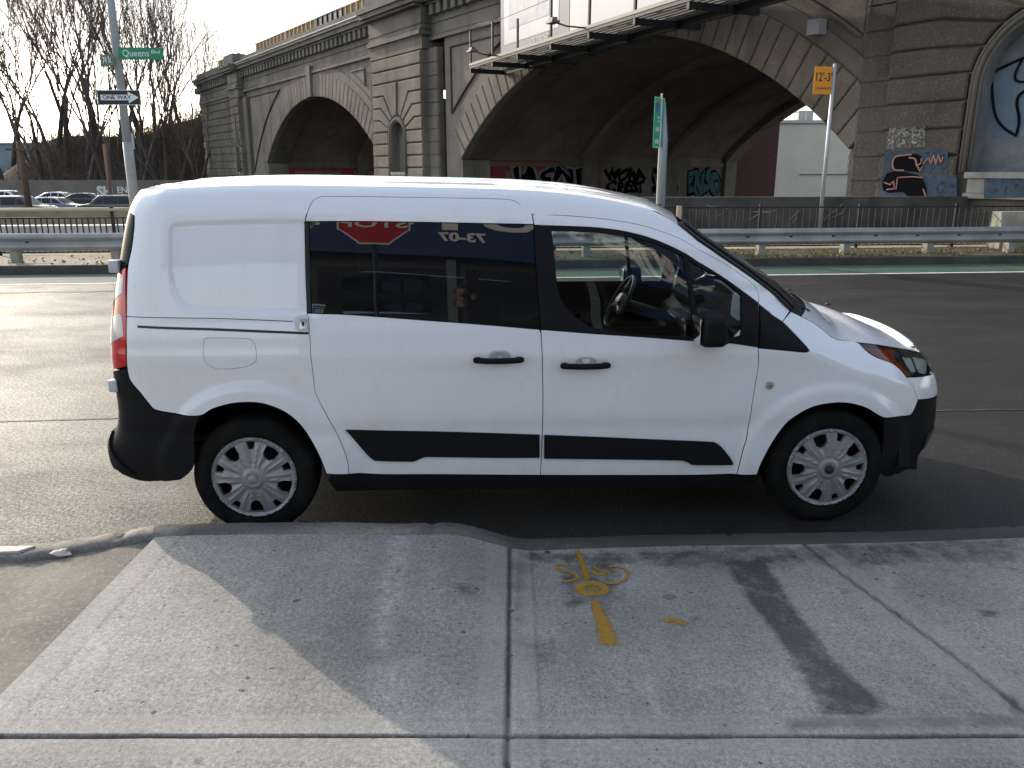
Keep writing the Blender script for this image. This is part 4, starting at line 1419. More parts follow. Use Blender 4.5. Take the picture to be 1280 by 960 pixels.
# yellow utility marking sprayed on the slab
m, N, L, b, src = node_mat('yellow_spray')
f1 = n_noise(N, L, src, 70, 5, .8)
L.new(n_ramp(N, L, f1, [(.3, (.24,.13,.012)), (.6, (.46,.25,.012))]), b.inputs['Base Color'])
b.inputs['Roughness'].default_value = .7
spa = N.new('ShaderNodeAttribute'); spa.attribute_name = 'spray'
f3 = n_noise(N, L, src, 160, 3, .9)
al = n_math(N, L, 'ADD', spa.outputs['Fac'], n_math(N, L, 'MULTIPLY', n_math(N, L, 'SUBTRACT', n_math(N, L, 'ADD', n_math(N, L, 'MULTIPLY', f1, .5), n_math(N, L, 'MULTIPLY', f3, .5)), .5), 2.6))
al = n_ramp(N, L, al, [(.22, 0.0), (.75, .80)])
L.new(al, b.inputs['Alpha'])
M_YEL = m
def ribbon(pts, wd, z=.004):
    pts = [np.array(p, float) for p in catmull(pts, 8, False, 100)]
    V = []; A_ = []; n = len(pts)
    for i, p in enumerate(pts):
        d = pts[min(i+1, len(pts)-1)]-pts[max(i-1, 0)]; d /= np.linalg.norm(d)+1e-9
        n_ = np.array((-d[1], d[0])); w_ = wd[0]+(wd[1]-wd[0])*i/(len(pts)-1) if isinstance(wd, tuple) else wd
        w_ *= 1.9+.12*math.sin(i*1.7)
        e_ = min(1.0, (min(i, n-1-i)+.2)/(.10*n))
        for k in range(7):
            s_ = -1+2*k/6
            q_ = p+n_*w_/2*s_; V.append((q_[0], q_[1], walk_z(q_[0], q_[1])+z*.6)); A_.append(max(0, 1-abs(s_)**1.6)*e_)
    return V, [(7*i+k, 7*i+k+1, 7*i+k+8, 7*i+k+7) for i in range(n-1) for k in range(6)], A_
def pxg(x, y):
    z = .1
    for _ in range(4):
        g = G(x, y, z); z = walk_z(g.x, g.y)
    return (g.x, g.y)
mk = empty('utility_marking', (0, 0, 0), 0, 'faded yellow spray-painted utility marking with letters and a valve dot on the slab', 'pavement marking')
def yel(name, pts, wd, z):
    mb = MB(); v_, f_, a_ = ribbon([pxg(*p) for p in pts], wd, z); mb.add(v_, f_); o = mb.build(name, M_YEL, mk)
    at_ = o.data.attributes.new('spray', 'FLOAT', 'POINT'); at_.data.foreach_set('value', a_); return o
yel('arrow_shaft', [(721,687),(728,705),(735,727)], (.018,.026), .004)
yel('arrow_stroke', [(742,748),(748,765),(756,785),(763,811)], (.024,.062), .004)
yel('painted_letter', [(718,709),(700,706),(697,712),(712,716),(722,722),(712,727),(699,727)], .016, .006)
yel('painted_letter', [(741,707),(748,713),(762,717),(745,719),(742,713)], .016, .006)
yel('painted_letter', [(757,710),(772,709),(784,714),(783,723),(770,730),(757,729)], .014, .007)
mb = MB(); c0 = pxg(740, 737)
V = []; Fs = []; A_ = []
for j, (q_, av) in enumerate(((0.01, .45), (.5, .55), (.75, 1.0), (1.0, .75), (1.25, .0))):
    for k in range(32):
        V.append((c0[0]+.072*q_*math.cos(2*PI*k/32), c0[1]+.064*q_*math.sin(2*PI*k/32), walk_z(*c0)+.005)); A_.append(av)
for j in range(4):
    for k in range(32): Fs.append((j*32+k, j*32+(k+1) % 32, (j+1)*32+(k+1) % 32, (j+1)*32+k))
mb.add(V, [f[::-1] for f in Fs]); o = mb.build('valve_cover', M_YEL, mk)
at_ = o.data.attributes.new('spray', 'FLOAT', 'POINT'); at_.data.foreach_set('value', A_)
yel('faint_splash', [(829,778),(840,775),(852,779),(858,782)], .03, .004)

# ================================================================== median
mb = MB()
P = [MF(-90, .16), MF(90, .16), MF(90, 5.2), MF(-90, 5.2)]
mb.prism([(p.x, p.y) for p in P], -1.5, .14)
struct('median_ground', mb.mesh(), M_MED)
mb = MB()
P = [MF(-90, 0), MF(90, 0), MF(90, .158), MF(-90, .158)]
mb.prism([(p.x, p.y) for p in P], -1.0, .155)
struct('median_kerb', mb.mesh(), M_KERBD)
mb = MB()
P = [MF(-3.5, .17), MF(30, .17), MF(30, 2.2), MF(-3.5, 2.2)]
mb.add([(p.x, p.y, .146) for p in P], [(0, 1, 2, 3)])
struct('median_dirt', mb.mesh(), mat('median_dirt', (.10,.085,.05), rough=.95, var=.5, scale=6, bump=.8, bscale=30, bdist=.05))
# fallen leaves and rubble along the rail
LEAFC = [mat('leaf_tan', (.30,.20,.09), rough=.9), mat('leaf_brown', (.16,.09,.04), rough=.9), mat('leaf_grey', (.22,.20,.17), rough=.9), mat('grass_tuft', (.10,.14,.04), rough=.9)]
mb = MB()
for i in range(5200):
    u = random.uniform(-4, 20) if random.random() < .88 else random.uniform(-16, -4)
    v = .2+abs(random.gauss(0, .75)); v = min(v, 2.3)
    if noise.noise(Vector((u*.9, v*1.5, 0))) < -.12: continue
    p = MF(u, v, .15+abs(random.gauss(0, .018))); s_ = random.uniform(.012, .045)
    a_ = Vector((random.uniform(-1, 1), random.uniform(-1, 1), random.uniform(-.7, .7))).normalized()*s_
    b_ = a_.cross(Vector((random.uniform(-1, 1), random.uniform(-1, 1), random.uniform(-1, 1)))).normalized()*s_*.6
    mb.cur = random.choice([0, 0, 1, 1, 2])
    mb.add([p-a_, p+b_, p+a_, p-b_], [(0, 1, 2, 3)])
for i in range(900):
    u = random.choice([2.5, 5, 7.5, 9.2, 12, -1])+random.gauss(0, .5); v = .45+abs(random.gauss(0, .3))
    p = MF(u, v, .14); h = random.uniform(.04, .13)
    q_ = p+Vector((random.gauss(0, .03), random.gauss(0, .03), h)); s_ = Vector((.006, 0, 0))
    mb.cur = random.choice([3, 0]); mb.add([p-s_, p+s_, q_], [(0, 1, 2)])
tag(mb.build('leaf_litter', LEAFC), kind='stuff')

# guardrail
gr = empty('guardrail', MF(0, .75)[:], UA, 'long galvanised steel guardrail on stubby posts along the median kerb', 'guardrail')
M_GALV = mat('galvanised', (.30,.30,.29), rough=.5, metal=.35, var=.22, scale=1.5, bump=.1, bscale=30)
M_WPOST = mat('weathered_post', (.26,.25,.22), rough=.9, var=.25, scale=6)
wprof = [(0,.37),(-.012,.375),(-.08,.43),(-.085,.455),(-.08,.48),(-.015,.53),(-.01,.545),(-.015,.56),(-.08,.61),(-.085,.635),(-.08,.66),(-.012,.71),(0,.715)]
us = np.arange(-26, 26.1, .95)
mb = MB(); V = []; Fs = []
for i, u in enumerate(us):
    wz = .008*noise.noise(Vector((u*.3, 0, 0))); wy = .02*noise.noise(Vector((u*.25, 5, 0)))
    for (y, z) in wprof: V.append((u, y+wy, z+wz))
n = len(wprof)
for i in range(len(us)-1):
    for k in range(n-1): Fs.append((i*n+k, (i+1)*n+k, (i+1)*n+k+1, i*n+k+1))
mb.add(V, Fs); mb.build('rail_beam', M_GALV, gr, True)
for i, u in enumerate(np.arange(-15.45, 14, 1.9)):
    MB().box((u, .11, .33), (.15, .20, .66), ch=.01).build('post', M_WPOST, gr)
    MB().box((u, .035, .545), (.10, .06, .30), ch=.008).build('spacer_block', M_WPOST, gr)
for u in list(np.arange(-11.35, -8, 1.9))+list(np.arange(3.2, 14, .95)):
    MB().box((u, -.012, .545), (.07, .02, .055)).build('bolt_plate', M_STEEL, gr)
# black iron fence
M_IRON = mat('black_iron', (.018,.018,.019), rough=.5, metal=.3)
fe = empty('iron_fence', MF(0, 2.35)[:], UA, 'low black iron picket fence running behind the guardrail', 'fence')
for k, u in enumerate(np.arange(-15.6, 12.0, 2.4)):
    MB().box((u, 0, .58), (.055, .055, 1.16)).build('fence_post', M_IRON, fe)
    if u > 11: break
    mb = MB()
    left = u < -5
    mb.box((u+1.2, 0, 1.08), (2.34, .035, .035))
    mb.box((u+1.2, 0, .92 if left else .30), (2.34, .03, .03)); mb.box((u+1.2, 0, .2), (2.34, .03, .03))
    stp = .12 if left else .16
    for j in range(int(2.34/stp)):
        x = u+.09+j*stp
        mb.box((x, 0, .56 if left else .64), (.022 if left else .018, .022, .72 if left else .88))
    mb.build('picket_panel', M_IRON, fe)
pr = MB().tube([(-15.6, -.06, 1.09), (-5.5, -.06, 1.09)], .03, 8); pr.build('top_pipe', mat('tan_pipe', (.42,.36,.24), rough=.6), fe, True)
# concrete walls further back
mb = MB(); P = [MF(-30, 6.0), MF(-6.2, 6.0), MF(-6.2, 6.35), MF(-30, 6.35)]
mb.prism([(p.x, p.y) for p in P], -1.5, .98)
tag(mb.build('parapet_wall', mat('brown_concrete', (.20,.17,.12), rough=.9, var=.25, scale=3)), 'brownish concrete parapet wall behind the left stretch of the picket fence', 'wall')
mb = MB(); P = [MF(-30, 3.6), MF(-6.5, 3.6), MF(-6.5, 4.1), MF(-30, 4.1)]
mb.prism([(p.x, p.y) for p in P], .0, .68)
tag(mb.build('concrete_barrier', mat('pale_barrier', (.50,.48,.45), rough=.9, var=.3, scale=2.5)), 'low pale crumbling concrete barrier between picket fence and brown parapet wall', 'barrier')
mb = MB(); P = [MF(-1, 5.4), MF(13.2, 5.4), MF(13.2, 5.75), MF(-1, 5.75)]
mb.prism([(p.x, p.y) for p in P], -1.5, 1.22)
dw = mb.build('dark_wall', mat('shade_dark_concrete', (.060,.055,.050), rough=.9, var=.5, scale=1.2))  # the wall's shade is put into its dark base colour
tag(dw, 'concrete wall coloured dark for shade behind the picket fence under the big arch', 'wall')
M_GW = mat('graffiti_white', (.36,.36,.38), rough=.8); M_GBLK = mat('graffiti_black', (.008,.008,.010), rough=.9, spec=.05)
mb = MB()
for u0 in (5.6, 6.8, 7.9, 8.9):
    p_ = [MF(u0+.9*random.random(), 5.385, .5+.55*random.random()) for _ in range(5)]
    mb.tube(p_, .015, 4)
mb.build('scribble', mat('faint_chalk', (.20,.20,.20), rough=.9), dw)
# concrete block at the right end
g = G(1222, 285, .14)
u0 = (Vector((G(1222, 283, .3).x, G(1222, 283, .3).y, 0))-Vector((0, 16, 0))).dot(MU)
mb = MB()
prf = [(-.30, .14), (-.27, .55), (-.20, .98), (.12, .98), (.18, .14)]
M4 = basis(MF(11.55, 2.0), MV, (0, 0, 1), MU)
mb.prism([(p[0], p[1]) for p in prf], 0, 2.6, M4)
tag(mb.build('concrete_block', mat('block_concrete', (.30,.28,.22), rough=.9, var=.25, scale=5)), 'stained concrete barrier block at the end of the picket fence', 'barrier')
pk = at(850, 266, 18.0)
tag(MB().box((pk.x, pk.y+.1, .65), (.10, .06, 1.0)).build('marker_stake', mat('stake_pink', (.50,.34,.24), rough=.8)), 'short pinkish timber stake at the fence behind the windscreen', 'post')

# ================================================================== poles and signs
M_POLE = mat('painted_pole', (.36,.39,.41), rough=.5, var=.1, scale=3)
M_SIGNG = mat('sign_green', (.012,.21,.10), rough=.4)
M_SIGNG2 = mat('sign_green_bright', (.02,.42,.24), rough=.4)
M_SW = mat('sign_white', (.72,.73,.72), rough=.5)
M_SB = mat('sign_black', (.012,.012,.014), rough=.4)
def sign_text(parent, txt, size, M4, m, name='lettering', sx=1.0, bold=0.0):
    V, Fs = text_mb(txt, size, .0015, 'CENTER', bold, sx)
    mb = MB(); mb.add([M4 @ Vector(p) for p in V], Fs)
    return mb.build(name, m, parent)
def facing(o, yaw=0.0):
    """frame with X right, Y up, Z towards the camera side; yaw turns it"""
    c, s_ = math.cos(yaw), math.sin(yaw)
    return basis(o, (c, s_, 0), (0, 0, 1), (s_, -c, 0))
pt = at(150.3, 100, 18.0)
pb = at(168, 235, 18.0)
PX, PY = (pt.x+pb.x)/2-.02, 18.0
lp = empty('street_sign_pole', (PX, PY, .14), 0, 'tall pale grey steel pole carrying street-name and ONE WAY signs', 'pole')
MB().tube([(0, 0, 2.35), (0, 0, 9.5)], [.088, .066], 16).build('pole', M_POLE, lp, True)
MB().tube([(0, 0, 0), (0, 0, 2.35)], [.105, .100], 16).build('pole_base', mat('pole_base_grey', (.30,.29,.27), rough=.6, var=.15, scale=4), lp, True)
def plate(name, w, h, loc, yaw, m, parent, border=None, cat=None, label=None, ch=.0):
    o = empty(name, loc, 0, label, cat)
    if parent is not None: o.parent = parent
    M4 = facing((0, 0, 0), yaw)
    mb = MB(); mb.prism([(-w/2, -h/2), (w/2, -h/2), (w/2, h/2), (-w/2, h/2)], -.006, 0, M4)
    mb.build('plate', m, o)
    return o, M4
def off(M4, z, x=0, y=0): return M4 @ Matrix.Translation((x, y, z))
c = at(178.5, 67.8, 18.0-.05)
o, M4 = plate('street_name_sign', .90, .235, (c.x, c.y-.10, c.z), rad(2), M_SIGNG, None, cat='sign', label='green street-name sign reading Queens Blvd on the pale pole')
sign_text(o, 'Queens', .185, off(M4, .004, -.10, 0), M_SW, sx=.95)
sign_text(o, 'Blvd', .10, off(M4, .004, .31, .03), M_SW, sx=1.1)
c = at(139, 76.5, 18.0)
o, M4 = plate('street_name_sign', .52, .235, (c.x-.02, c.y-.14, c.z), rad(-35), mat('sign_green_dark', (.004,.07,.035), rough=.6), None, cat='sign', label='smaller green street-name sign reading 74 St turned edgewise on the pale pole')
sign_text(o, '74 St', .17, off(M4, .004), M_SW, sx=.9)
c = at(152, 122.5, 18.0)
o, M4 = plate('one_way_sign', .915, .305, (c.x, c.y-.12, c.z), rad(0), M_SW, None, cat='sign', label='black and white ONE WAY arrow sign strapped to the pale pole')
mb = MB(); mb.prism([(-.445, -.14), (.445, -.14), (.445, .14), (-.445, .14)], .001, .003, M4); mb.build('black_field', M_SB, o)
mb = MB(); mb.prism([(-.385, -.055), (.20, -.055), (.20, -.115), (.42, 0), (.20, .115), (.20, .055), (-.385, .055)], .004, .006, M4); mb.build('arrow', M_SW, o)
sign_text(o, 'ONE WAY', .115, off(M4, .008, -.045, 0), M_SB, sx=1.12, bold=.002)
c = at(151.5, 158, 18.0)
o = tag(MB().box((c.x+.10, c.y+.12, c.z), (.02, .30, .42)).build('parking_sign', mat('sign_dark_back', (.02,.025,.05), rough=.5)), 'dark sign seen edge-on behind the pale pole below ONE WAY', 'sign')
c = at(156, 176, 18.0)
tag(MB().box((c.x+.08, c.y+.10, c.z), (.02, .28, .34), ch=.005).build('round_sign', mat('sign_back_grey', (.55,.57,.58), rough=.5)), 'small grey sign back seen edge-on low on the pale pole', 'sign')

# trailblazer sign on its own pole
Yg = 18.9
c = at(823.5, 153.5, Yg-.25)
gt = empty('galvanised_pole', (at(826.5, 240, Yg).x, Yg, 0), 0, 'thick tapered galvanised pole behind the tall green sign', 'pole')
MB().tube([(0, 0, 0), (0, 0, 2.6), (-.015, 0, 3.4)], [.10, .095, .02], 14).build('shaft', mat('galv_pole', (.30,.33,.36), rough=.5, metal=.3), gt, True)
o, M4 = plate('route_sign', .58, 1.07, (c.x, c.y, c.z), rad(58), M_SIGNG2, None, cat='sign', label='tall narrow green route sign turned nearly edge-on on a thin post')
mb = MB(); mb.tube([(.045, .03, -2.95), (.045, .03, .62)], .022, 6); mb.build('sign_post', mat('post_pale', (.55,.53,.42), rough=.5), o)
mb = MB()
w2, h2, t2 = .285, .53, .014
for (x, y, a_, b_) in ((0, h2-t2/2, .56, t2), (0, -h2+t2/2, .56, t2), (-w2+t2/2, 0, t2, 1.04), (w2-t2/2, 0, t2, 1.04)):
    mb.prism([(x-a_/2, y-b_/2), (x+a_/2, y-b_/2), (x+a_/2, y+b_/2), (x-a_/2, y+b_/2)], .001, .003, M4)
mb.build('white_border', M_SW, o)
sh = [(-.2, .38), (-.2, .28), (-.17, .22), (-.11, .17), (-.05, .22), (-.02, .28), (-.02, .38), (-.11, .36)]
mb = MB(); mb.prism(sh, .002, .004, M4); mb.build('shield_blue', mat('shield_blue', (.06,.15,.42), rough=.5), o)
mb = MB(); mb.prism([(-.2, .40), (-.2, .36), (-.02, .36), (-.02, .40), (-.11, .42)], .0045, .006, M4); mb.build('shield_red', mat('shield_red', (.5,.03,.03), rough=.5), o)
mb = MB()
for (x, y, a_, b_) in ((.11, .34, .11, .05), (.11, .26, .11, .05), (.0, .10, .16, .055), (.0, .03, .16, .04), (-.08, -.14, .2, .09), (.14, -.10, .05, .16), (-.02, -.40, .34, .09)):
    for q_ in range(3):
        xx = x-a_/2+a_*(q_+.5)/3
        mb.prism([(xx-a_/9, y-b_/2), (xx+a_/9, y-b_/2), (xx+a_/9, y+b_/2), (xx-a_/9, y+b_/2)], .002, .004, M4)
mb.build('legend', M_SW, o)

Yc = 21.5
c = at(1029.8, 100.5, Yc)
o, M4 = plate('clearance_sign', .56, .66, (c.x, c.y, c.z), rad(12), mat('sign_orange', (.72,.27,.01), rough=.45), None, cat='sign', label='orange 12 foot 3 clearance sign on a tall thin pole')
sign_text(o, "12'-3\"", .29, off(M4, .004, 0, .07), M_SB, sx=.78, bold=.004)
sign_text(o, "CLEARANCE", .085, off(M4, .004, 0, -.19), M_SB, sx=.95)
mb = MB(); mb.tube([(.27, .06, -3.9), (.27, .06, .40)], .05, 10); mb.build('pole', mat('pole_galv', (.40,.41,.42), rough=.45, metal=.4), o, True)

# ================================================================== far left: street, cars, buildings, poles
def car_profile(kind):
    if kind == 'suv':
        body = [(-2.3,.30),(-2.36,.62),(-2.30,1.0),(-2.12,1.55),(-1.9,1.68),(.35,1.68),(.75,1.58),(1.28,1.10),(2.05,.98),(2.30,.80),(2.36,.5),(2.32,.28)]
        win = [[(-1.98,1.08),(-1.85,1.52),(-.75,1.56),(-.75,1.08)],[(-.68,1.08),(-.68,1.56),(.28,1.56),(.28,1.08)],[(.35,1.08),(.35,1.54),(.62,1.47),(1.05,1.08)]]
        H = 1.7; R = .37
    else:
        body = [(-2.36,.35),(-2.40,.68),(-2.30,.93),(-1.75,1.02),(-1.05,1.38),(-.6,1.45),(.15,1.45),(.55,1.36),(1.15,1.0),(2.05,.86),(2.34,.66),(2.38,.42),(2.30,.26),(-2.25,.26)]
        win = [[(-1.45,1.02),(-.98,1.31),(-.55,1.38),(-.50,1.02)],[(-.44,1.02),(-.48,1.38),(.12,1.38),(.18,1.02)],[(.25,1.02),(.2,1.37),(.50,1.30),(.98,1.0)]]
        H = 1.45; R = .33
    return body, win, H, R
def make_car(name, kind, col, loc, yaw, label, lights=False):
    body, win, H, R = car_profile(kind)
    c = empty(name, loc, yaw, label, 'car', 'cars on the lower road')
    m = mat('car_paint_%s' % '_'.join(str(int(x*1000)) for x in col), col, rough=.25, coat=1.0, spec=.5)
    # body: silhouette extruded with tumblehome above the belt
    bod = catmull(body, 4, True, 30)
    n = len(bod)
    sec = []
    for wf in (-1, -.93, .93, 1):
        ring = []
        for p in bod:
            hw = .90-(.20*ss(.95, H, p[1]))
            sh = 1.0 if abs(wf) < .95 else .985
            ring.append((p[0]*sh, hw*wf, .26+(p[1]-.26)*(1.0 if abs(wf) < .95 else .985)))
        sec.append(ring)
    mb = MB(); V = [q for r_ in sec for q in r_]
    Fs = [(i*n+k, i*n+(k+1) % n, (i+1)*n+(k+1) % n, (i+1)*n+k) for i in range(3) for k in range(n)]
    tri = geometry.tessellate_polygon([[Vector((p[0], p[1], 0)) for p in bod]])
    Fs += [t for t in tri]+[tuple(3*n+i for i in t) for t in tri]
    mb.add(V, Fs)
    o = mb.build('body', m, c, True, 35)
    bm = bmesh.new(); bm.from_mesh(o.data); bmesh.ops.recalc_face_normals(bm, faces=bm.faces); bm.to_mesh(o.data); bm.free()
    for sg in (-1, 1):
        for wp in win:
            mb = MB()
            mb.add([(p[0], sg*(.905-.20*ss(.95, H, p[1])+.004), p[1]) for p in wp], [(0, 1, 2, 3) if sg > 0 else (3, 2, 1, 0)])
            mb.build('side_window', M_BGLOS, c)
        for x in (-1.42, 1.42):
            mb = MB(); mb.lathe([(0, .02), (R*.6, .02), (R*.66, .0), (R, -.01), (R, -.2), (0, -.2)], 24, basis((x, sg*.90, R), (1, 0, 0), (0, 0, 1), (0, sg, 0)))
            w_ = mb.build('wheel', M_RUB, c, True, 30)
            mb = MB(); mb.lathe([(0, .03), (R*.55, .025), (R*.58, .02)], 20, basis((x, sg*.90, R), (1, 0, 0), (0, 0, 1), (0, sg, 0))); mb.build('hubcap', M_SILV, w_, True)
    # windscreen and rear glass
    fx = (1.2, 1.02, .62, 1.36) if kind != 'suv' else (1.27, 1.13, .78, 1.56)
    rx = (-1.68, 1.05, -1.08, 1.37) if kind != 'suv' else (-2.26, 1.15, -2.12, 1.55)
    for (x0, z0, x1, z1), dx in ((fx, .015), (rx, -.015)):
        mb = MB(); mb.add([(x0+dx, -.74, z0+.012), (x0+dx, .74, z0+.012), (x1+dx, .62, z1+.012), (x1+dx, -.62, z1+.012)], [(0, 1, 2, 3)])
        mb.build('windscreen', M_GLASS if False else M_BGLOS, c)
    for y in (-.62, .62):
        MB().box((2.27, y, .68), (.10, .30, .12), ch=.02).build('headlight', M_CLEARW, c, True)
        MB().box((-2.32, y, .78), (.08, .30, .12), ch=.02).build('tail_lamp', M_RED, c, True)
    return c
LZ = -1.4
def on_low(px, Y): 
    p = at(px, 250, Y); return (p.x, Y, LZ)
make_car('parked_car', 'sedan', (.22,.27,.32), on_low(67, 62), rad(3), 'grey-blue sedan seen side-on between two dark cars on the lower road')
make_car('parked_car', 'suv', (.022,.026,.035), on_low(140, 59), rad(184), 'dark SUV facing left behind the van roof corner on the lower road')
make_car('parked_car', 'suv', (.030,.030,.028), on_low(22, 57), rad(2), 'dark wagon with a bright roof, leftmost car on the lower road')
make_car('parked_car', 'sedan', (.012,.013,.015), on_low(110, 74), rad(2), 'black car parked in the second row between grey sedan and dark SUV')
make_car('parked_car', 'sedan', (.70,.72,.74), on_low(76, 78), rad(4), 'white car in the second row behind the grey-blue sedan')
make_car('parked_car', 'suv', (.62,.64,.66), on_low(8, 74), rad(4), 'white car behind the leftmost dark wagon')

def building(name, x0, x1, y0, y1, z0, z1, m, label, parts=()):
    e = empty(name, ((x0+x1)/2, y0, z0), 0, label, 'building')
    mb = MB(); mb.box((0, (y1-y0)/2, (z1-z0)/2), (x1-x0, y1-y0, z1-z0)); mb.build('wall', m, e)
    mb = MB(); mb.box((0, (y1-y0)/2, z1-z0+.12), (x1-x0+.5, y1-y0+.5, .24)); mb.build('roof_edge', mat('roof_edge', (.45,.45,.44), rough=.7), e)
    return e
pL = at(-60, 150, 115); pR = at(45, 150, 115)
e = building('warehouse', pL.x, pR.x, 115, 117, LZ, 5.6, mat('blue_grey_wall', (.22,.27,.33), rough=.8, var=.12, scale=.4), 'blue-grey warehouse wall with a pale sign at the far left')
mb = MB(); sg_ = at(27, 226, 114.8); w_ = 7.2
M4 = facing((sg_.x-e.location.x, -.25, sg_.z-LZ), 0)
mb.prism([(-w_/2, -.85), (w_/2, -.85), (w_/2, .85), (-w_/2, .85)], 0, .1, M4); so = mb.build('shop_sign', M_SW, e)
sign_text(so, 'V6', 1.5, off(M4, .12, -1.9, -.1), mat('sign_red', (.5,.02,.03), rough=.5), bold=.03)
sign_text(so, 'AUTO PARTS', .62, off(M4, .12, 1.0, .2), mat('sign_greytext', (.12,.12,.14), rough=.5))
# low beige wall with white tags at the foot of the bank
pL = at(-10, 230, 92); pR = at(330, 230, 92)
lw = empty('low_wall', ((pL.x+pR.x)/2, 92, LZ), 0, 'long low beige wall with white graffiti at the foot of the wooded bank', 'wall')
mb = MB(); mb.box((0, .2, 1.2), (pR.x-pL.x, .4, 2.4)); mb.build('wall', mat('beige_wall', (.16,.145,.125), rough=.9, var=.2, scale=.4), lw)
c = at(130, 240, 91.7)
V, Fs = text_mb('SH', 1.5, .02, bold=.08); M4 = facing((c.x-lw.location.x, -.06, c.z-LZ), 0)
mb = MB(); mb.add([M4 @ Vector(p) for p in V], Fs); mb.build('graffiti', mat('tag_white', (.6,.6,.6), rough=.8), lw)
c = at(156, 238, 91.7)
V, Fs = text_mb('ENO', .95, .02, bold=.03); M4 = facing((c.x-lw.location.x, -.06, c.z-LZ), 0)
mb = MB(); mb.add([M4 @ Vector(p) for p in V], Fs); mb.build('graffiti', MATS['tag_white'], lw)
# utility poles
def upole(px0, py0, px1, py1, Y, r, m, label, cross=False):
    a_ = at(px0, py0, Y); b_ = at(px1, py1, Y)
    t = empty('utility_pole', (b_.x, Y, LZ), 0, label, 'pole')
    MB().tube([(0, 0, 0), (0, 0, a_.z-LZ)], [r, r*.75], 10).build('pole', m, t, True)
    if cross: MB().box((0, -.1, a_.z-LZ-.5), (1.6, .12, .12)).build('crossarm', m, t)
    return t
M_WOOD = mat('creosote_wood', (.10,.06,.035), rough=.9, var=.3, scale=4)
upole(25, 176, 36, 258, 50, .21, M_WOOD, 'dark wooden utility pole standing by the leftmost dark wagon', True)
upole(132, 180, 139, 250, 66, .17, mat('rust_pole', (.22,.12,.09), rough=.9), 'rust-coloured thin pole in front of the wooded bank', False)

# beige building seen through the big arch
pL = at(962, 240, 72); pR = at(1062, 240, 72)
e = building('beige_building', pL.x, pR.x+6, 72, 84, LZ, at(1010, 154, 72).z, mat('beige_render', (.62,.57,.47), rough=.85, var=.08, scale=.5), 'pale beige flat-roofed building seen through the big arch')
ax = at(1009, 146, 75)
MB().box((ax.x-e.location.x, 4, at(1009, 146, 75).z-LZ), (1.3, 1.3, 1.1)).build('rooftop_unit', mat('unit_beige', (.36,.35,.32), rough=.7), e)
mb = MB()
zt = e.children and 0
zr = at(1010, 154, 72).z-LZ
for x in np.arange(-5, 6.5, 1.4):
    mb.box((x-1, 2.0, zr+.9), (.05, .05, 1.5))
mb.box((0, 2.0, zr+1.6), (12, .05, .05)); mb.box((0, 2.0, zr+1.0), (12, .04, .04))
mb.build('roof_railing', mat('rail_grey', (.35,.36,.38), rough=.5), e)
mb = MB(); mb.tube([(2.0, -.08, 0), (2.0, -.08, zr)], .07, 6); mb.tube([(-4, -.06, zr*.42), (5, -.06, zr*.42)], .05, 6); mb.build('downpipe', mat('pipe_grey', (.2,.2,.2), rough=.6), e)
# ================================================================== the viaduct
F0 = Vector((13.6, 22.0, 0)); BD = Vector((-.56, .83, 0)).normalized(); BN = Vector((-BD.y, BD.x, 0))
BM = basis(F0, BD, (0, 0, 1), BN)        # local x along the wall (to the left), y up, z towards the camera
def stone_mat(name, c0, c1, grit=.5, streak=.5, scale=1.0):
    m, N, L, b, src = node_mat(name)
    n1 = n_noise(N, L, src, .35*scale, 6, .6)
    n2 = n_noise(N, L, src, 16, 5, .85)
    n3 = n_noise(N, L, src, .8, 4, .6, (1, 1, .15))
    c = n_ramp(N, L, n1, [(.3, c0), (.7, c1)])
    c = n_mix(N, L, n_ramp(N, L, n2, [(.55, 0.0), (.66, grit*.7)]), c, (.42,.37,.29))
    c = n_mix(N, L, n_ramp(N, L, n2, [(.32, grit), (.42, 0.0)]), c, (.035,.03,.026))
    c = n_mix(N, L, n_math(N, L, 'MULTIPLY', n_ramp(N, L, n3, [(.50, 0.0), (.72, 1.0)]), streak), c, (.045,.04,.036))
    L.new(c, b.inputs['Base Color']); b.inputs['Roughness'].default_value = .92
    n_bump(N, L, b, n2, 1.0, .06)
    return m
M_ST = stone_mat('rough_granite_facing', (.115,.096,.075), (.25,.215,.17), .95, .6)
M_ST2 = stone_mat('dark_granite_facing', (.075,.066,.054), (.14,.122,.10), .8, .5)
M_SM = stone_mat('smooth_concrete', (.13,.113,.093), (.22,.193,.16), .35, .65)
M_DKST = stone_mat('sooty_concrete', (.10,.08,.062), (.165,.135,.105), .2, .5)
M_CORN = stone_mat('weathered_cornice', (.10,.095,.085), (.20,.185,.16), .2, .8)
M_VAULT = stone_mat('vault_concrete', (.15,.115,.085), (.26,.205,.155), .25, .45)
via = empty('stone_viaduct', tuple(F0), 0, 'massive sooty stone railway viaduct with arches crossing behind the road', 'bridge')
BL = Matrix.Translation(-F0) @ BM     # geometry is stored relative to the viaduct's base point
def block(mb, poly, h0, h1, gap=.022, ch=.05):
    gap = gap*1.25
    """dressed block: outline in wall coordinates, standing out from h0 to h1"""
    P = offset_poly([np.array(p, float) for p in poly], gap)
    Q = offset_poly(P, ch)
    n = len(P)
    V = [(p[0], p[1], h0) for p in P]+[(p[0], p[1], h1-ch*.8) for p in P]+[(p[0], p[1], h1) for p in Q]
    A = sum(P[i-1][0]*P[i][1]-P[i][0]*P[i-1][1] for i in range(n))
    Fs = [(i, (i+1) % n, n+(i+1) % n, n+i) for i in range(n)]+[(n+i, n+(i+1) % n, 2*n+(i+1) % n, 2*n+i) for i in range(n)]+[tuple(range(2*n, 3*n))]
    if A < 0: Fs = [f[::-1] for f in Fs]
    mb.add([BL @ Vector(v) for v in V], Fs)
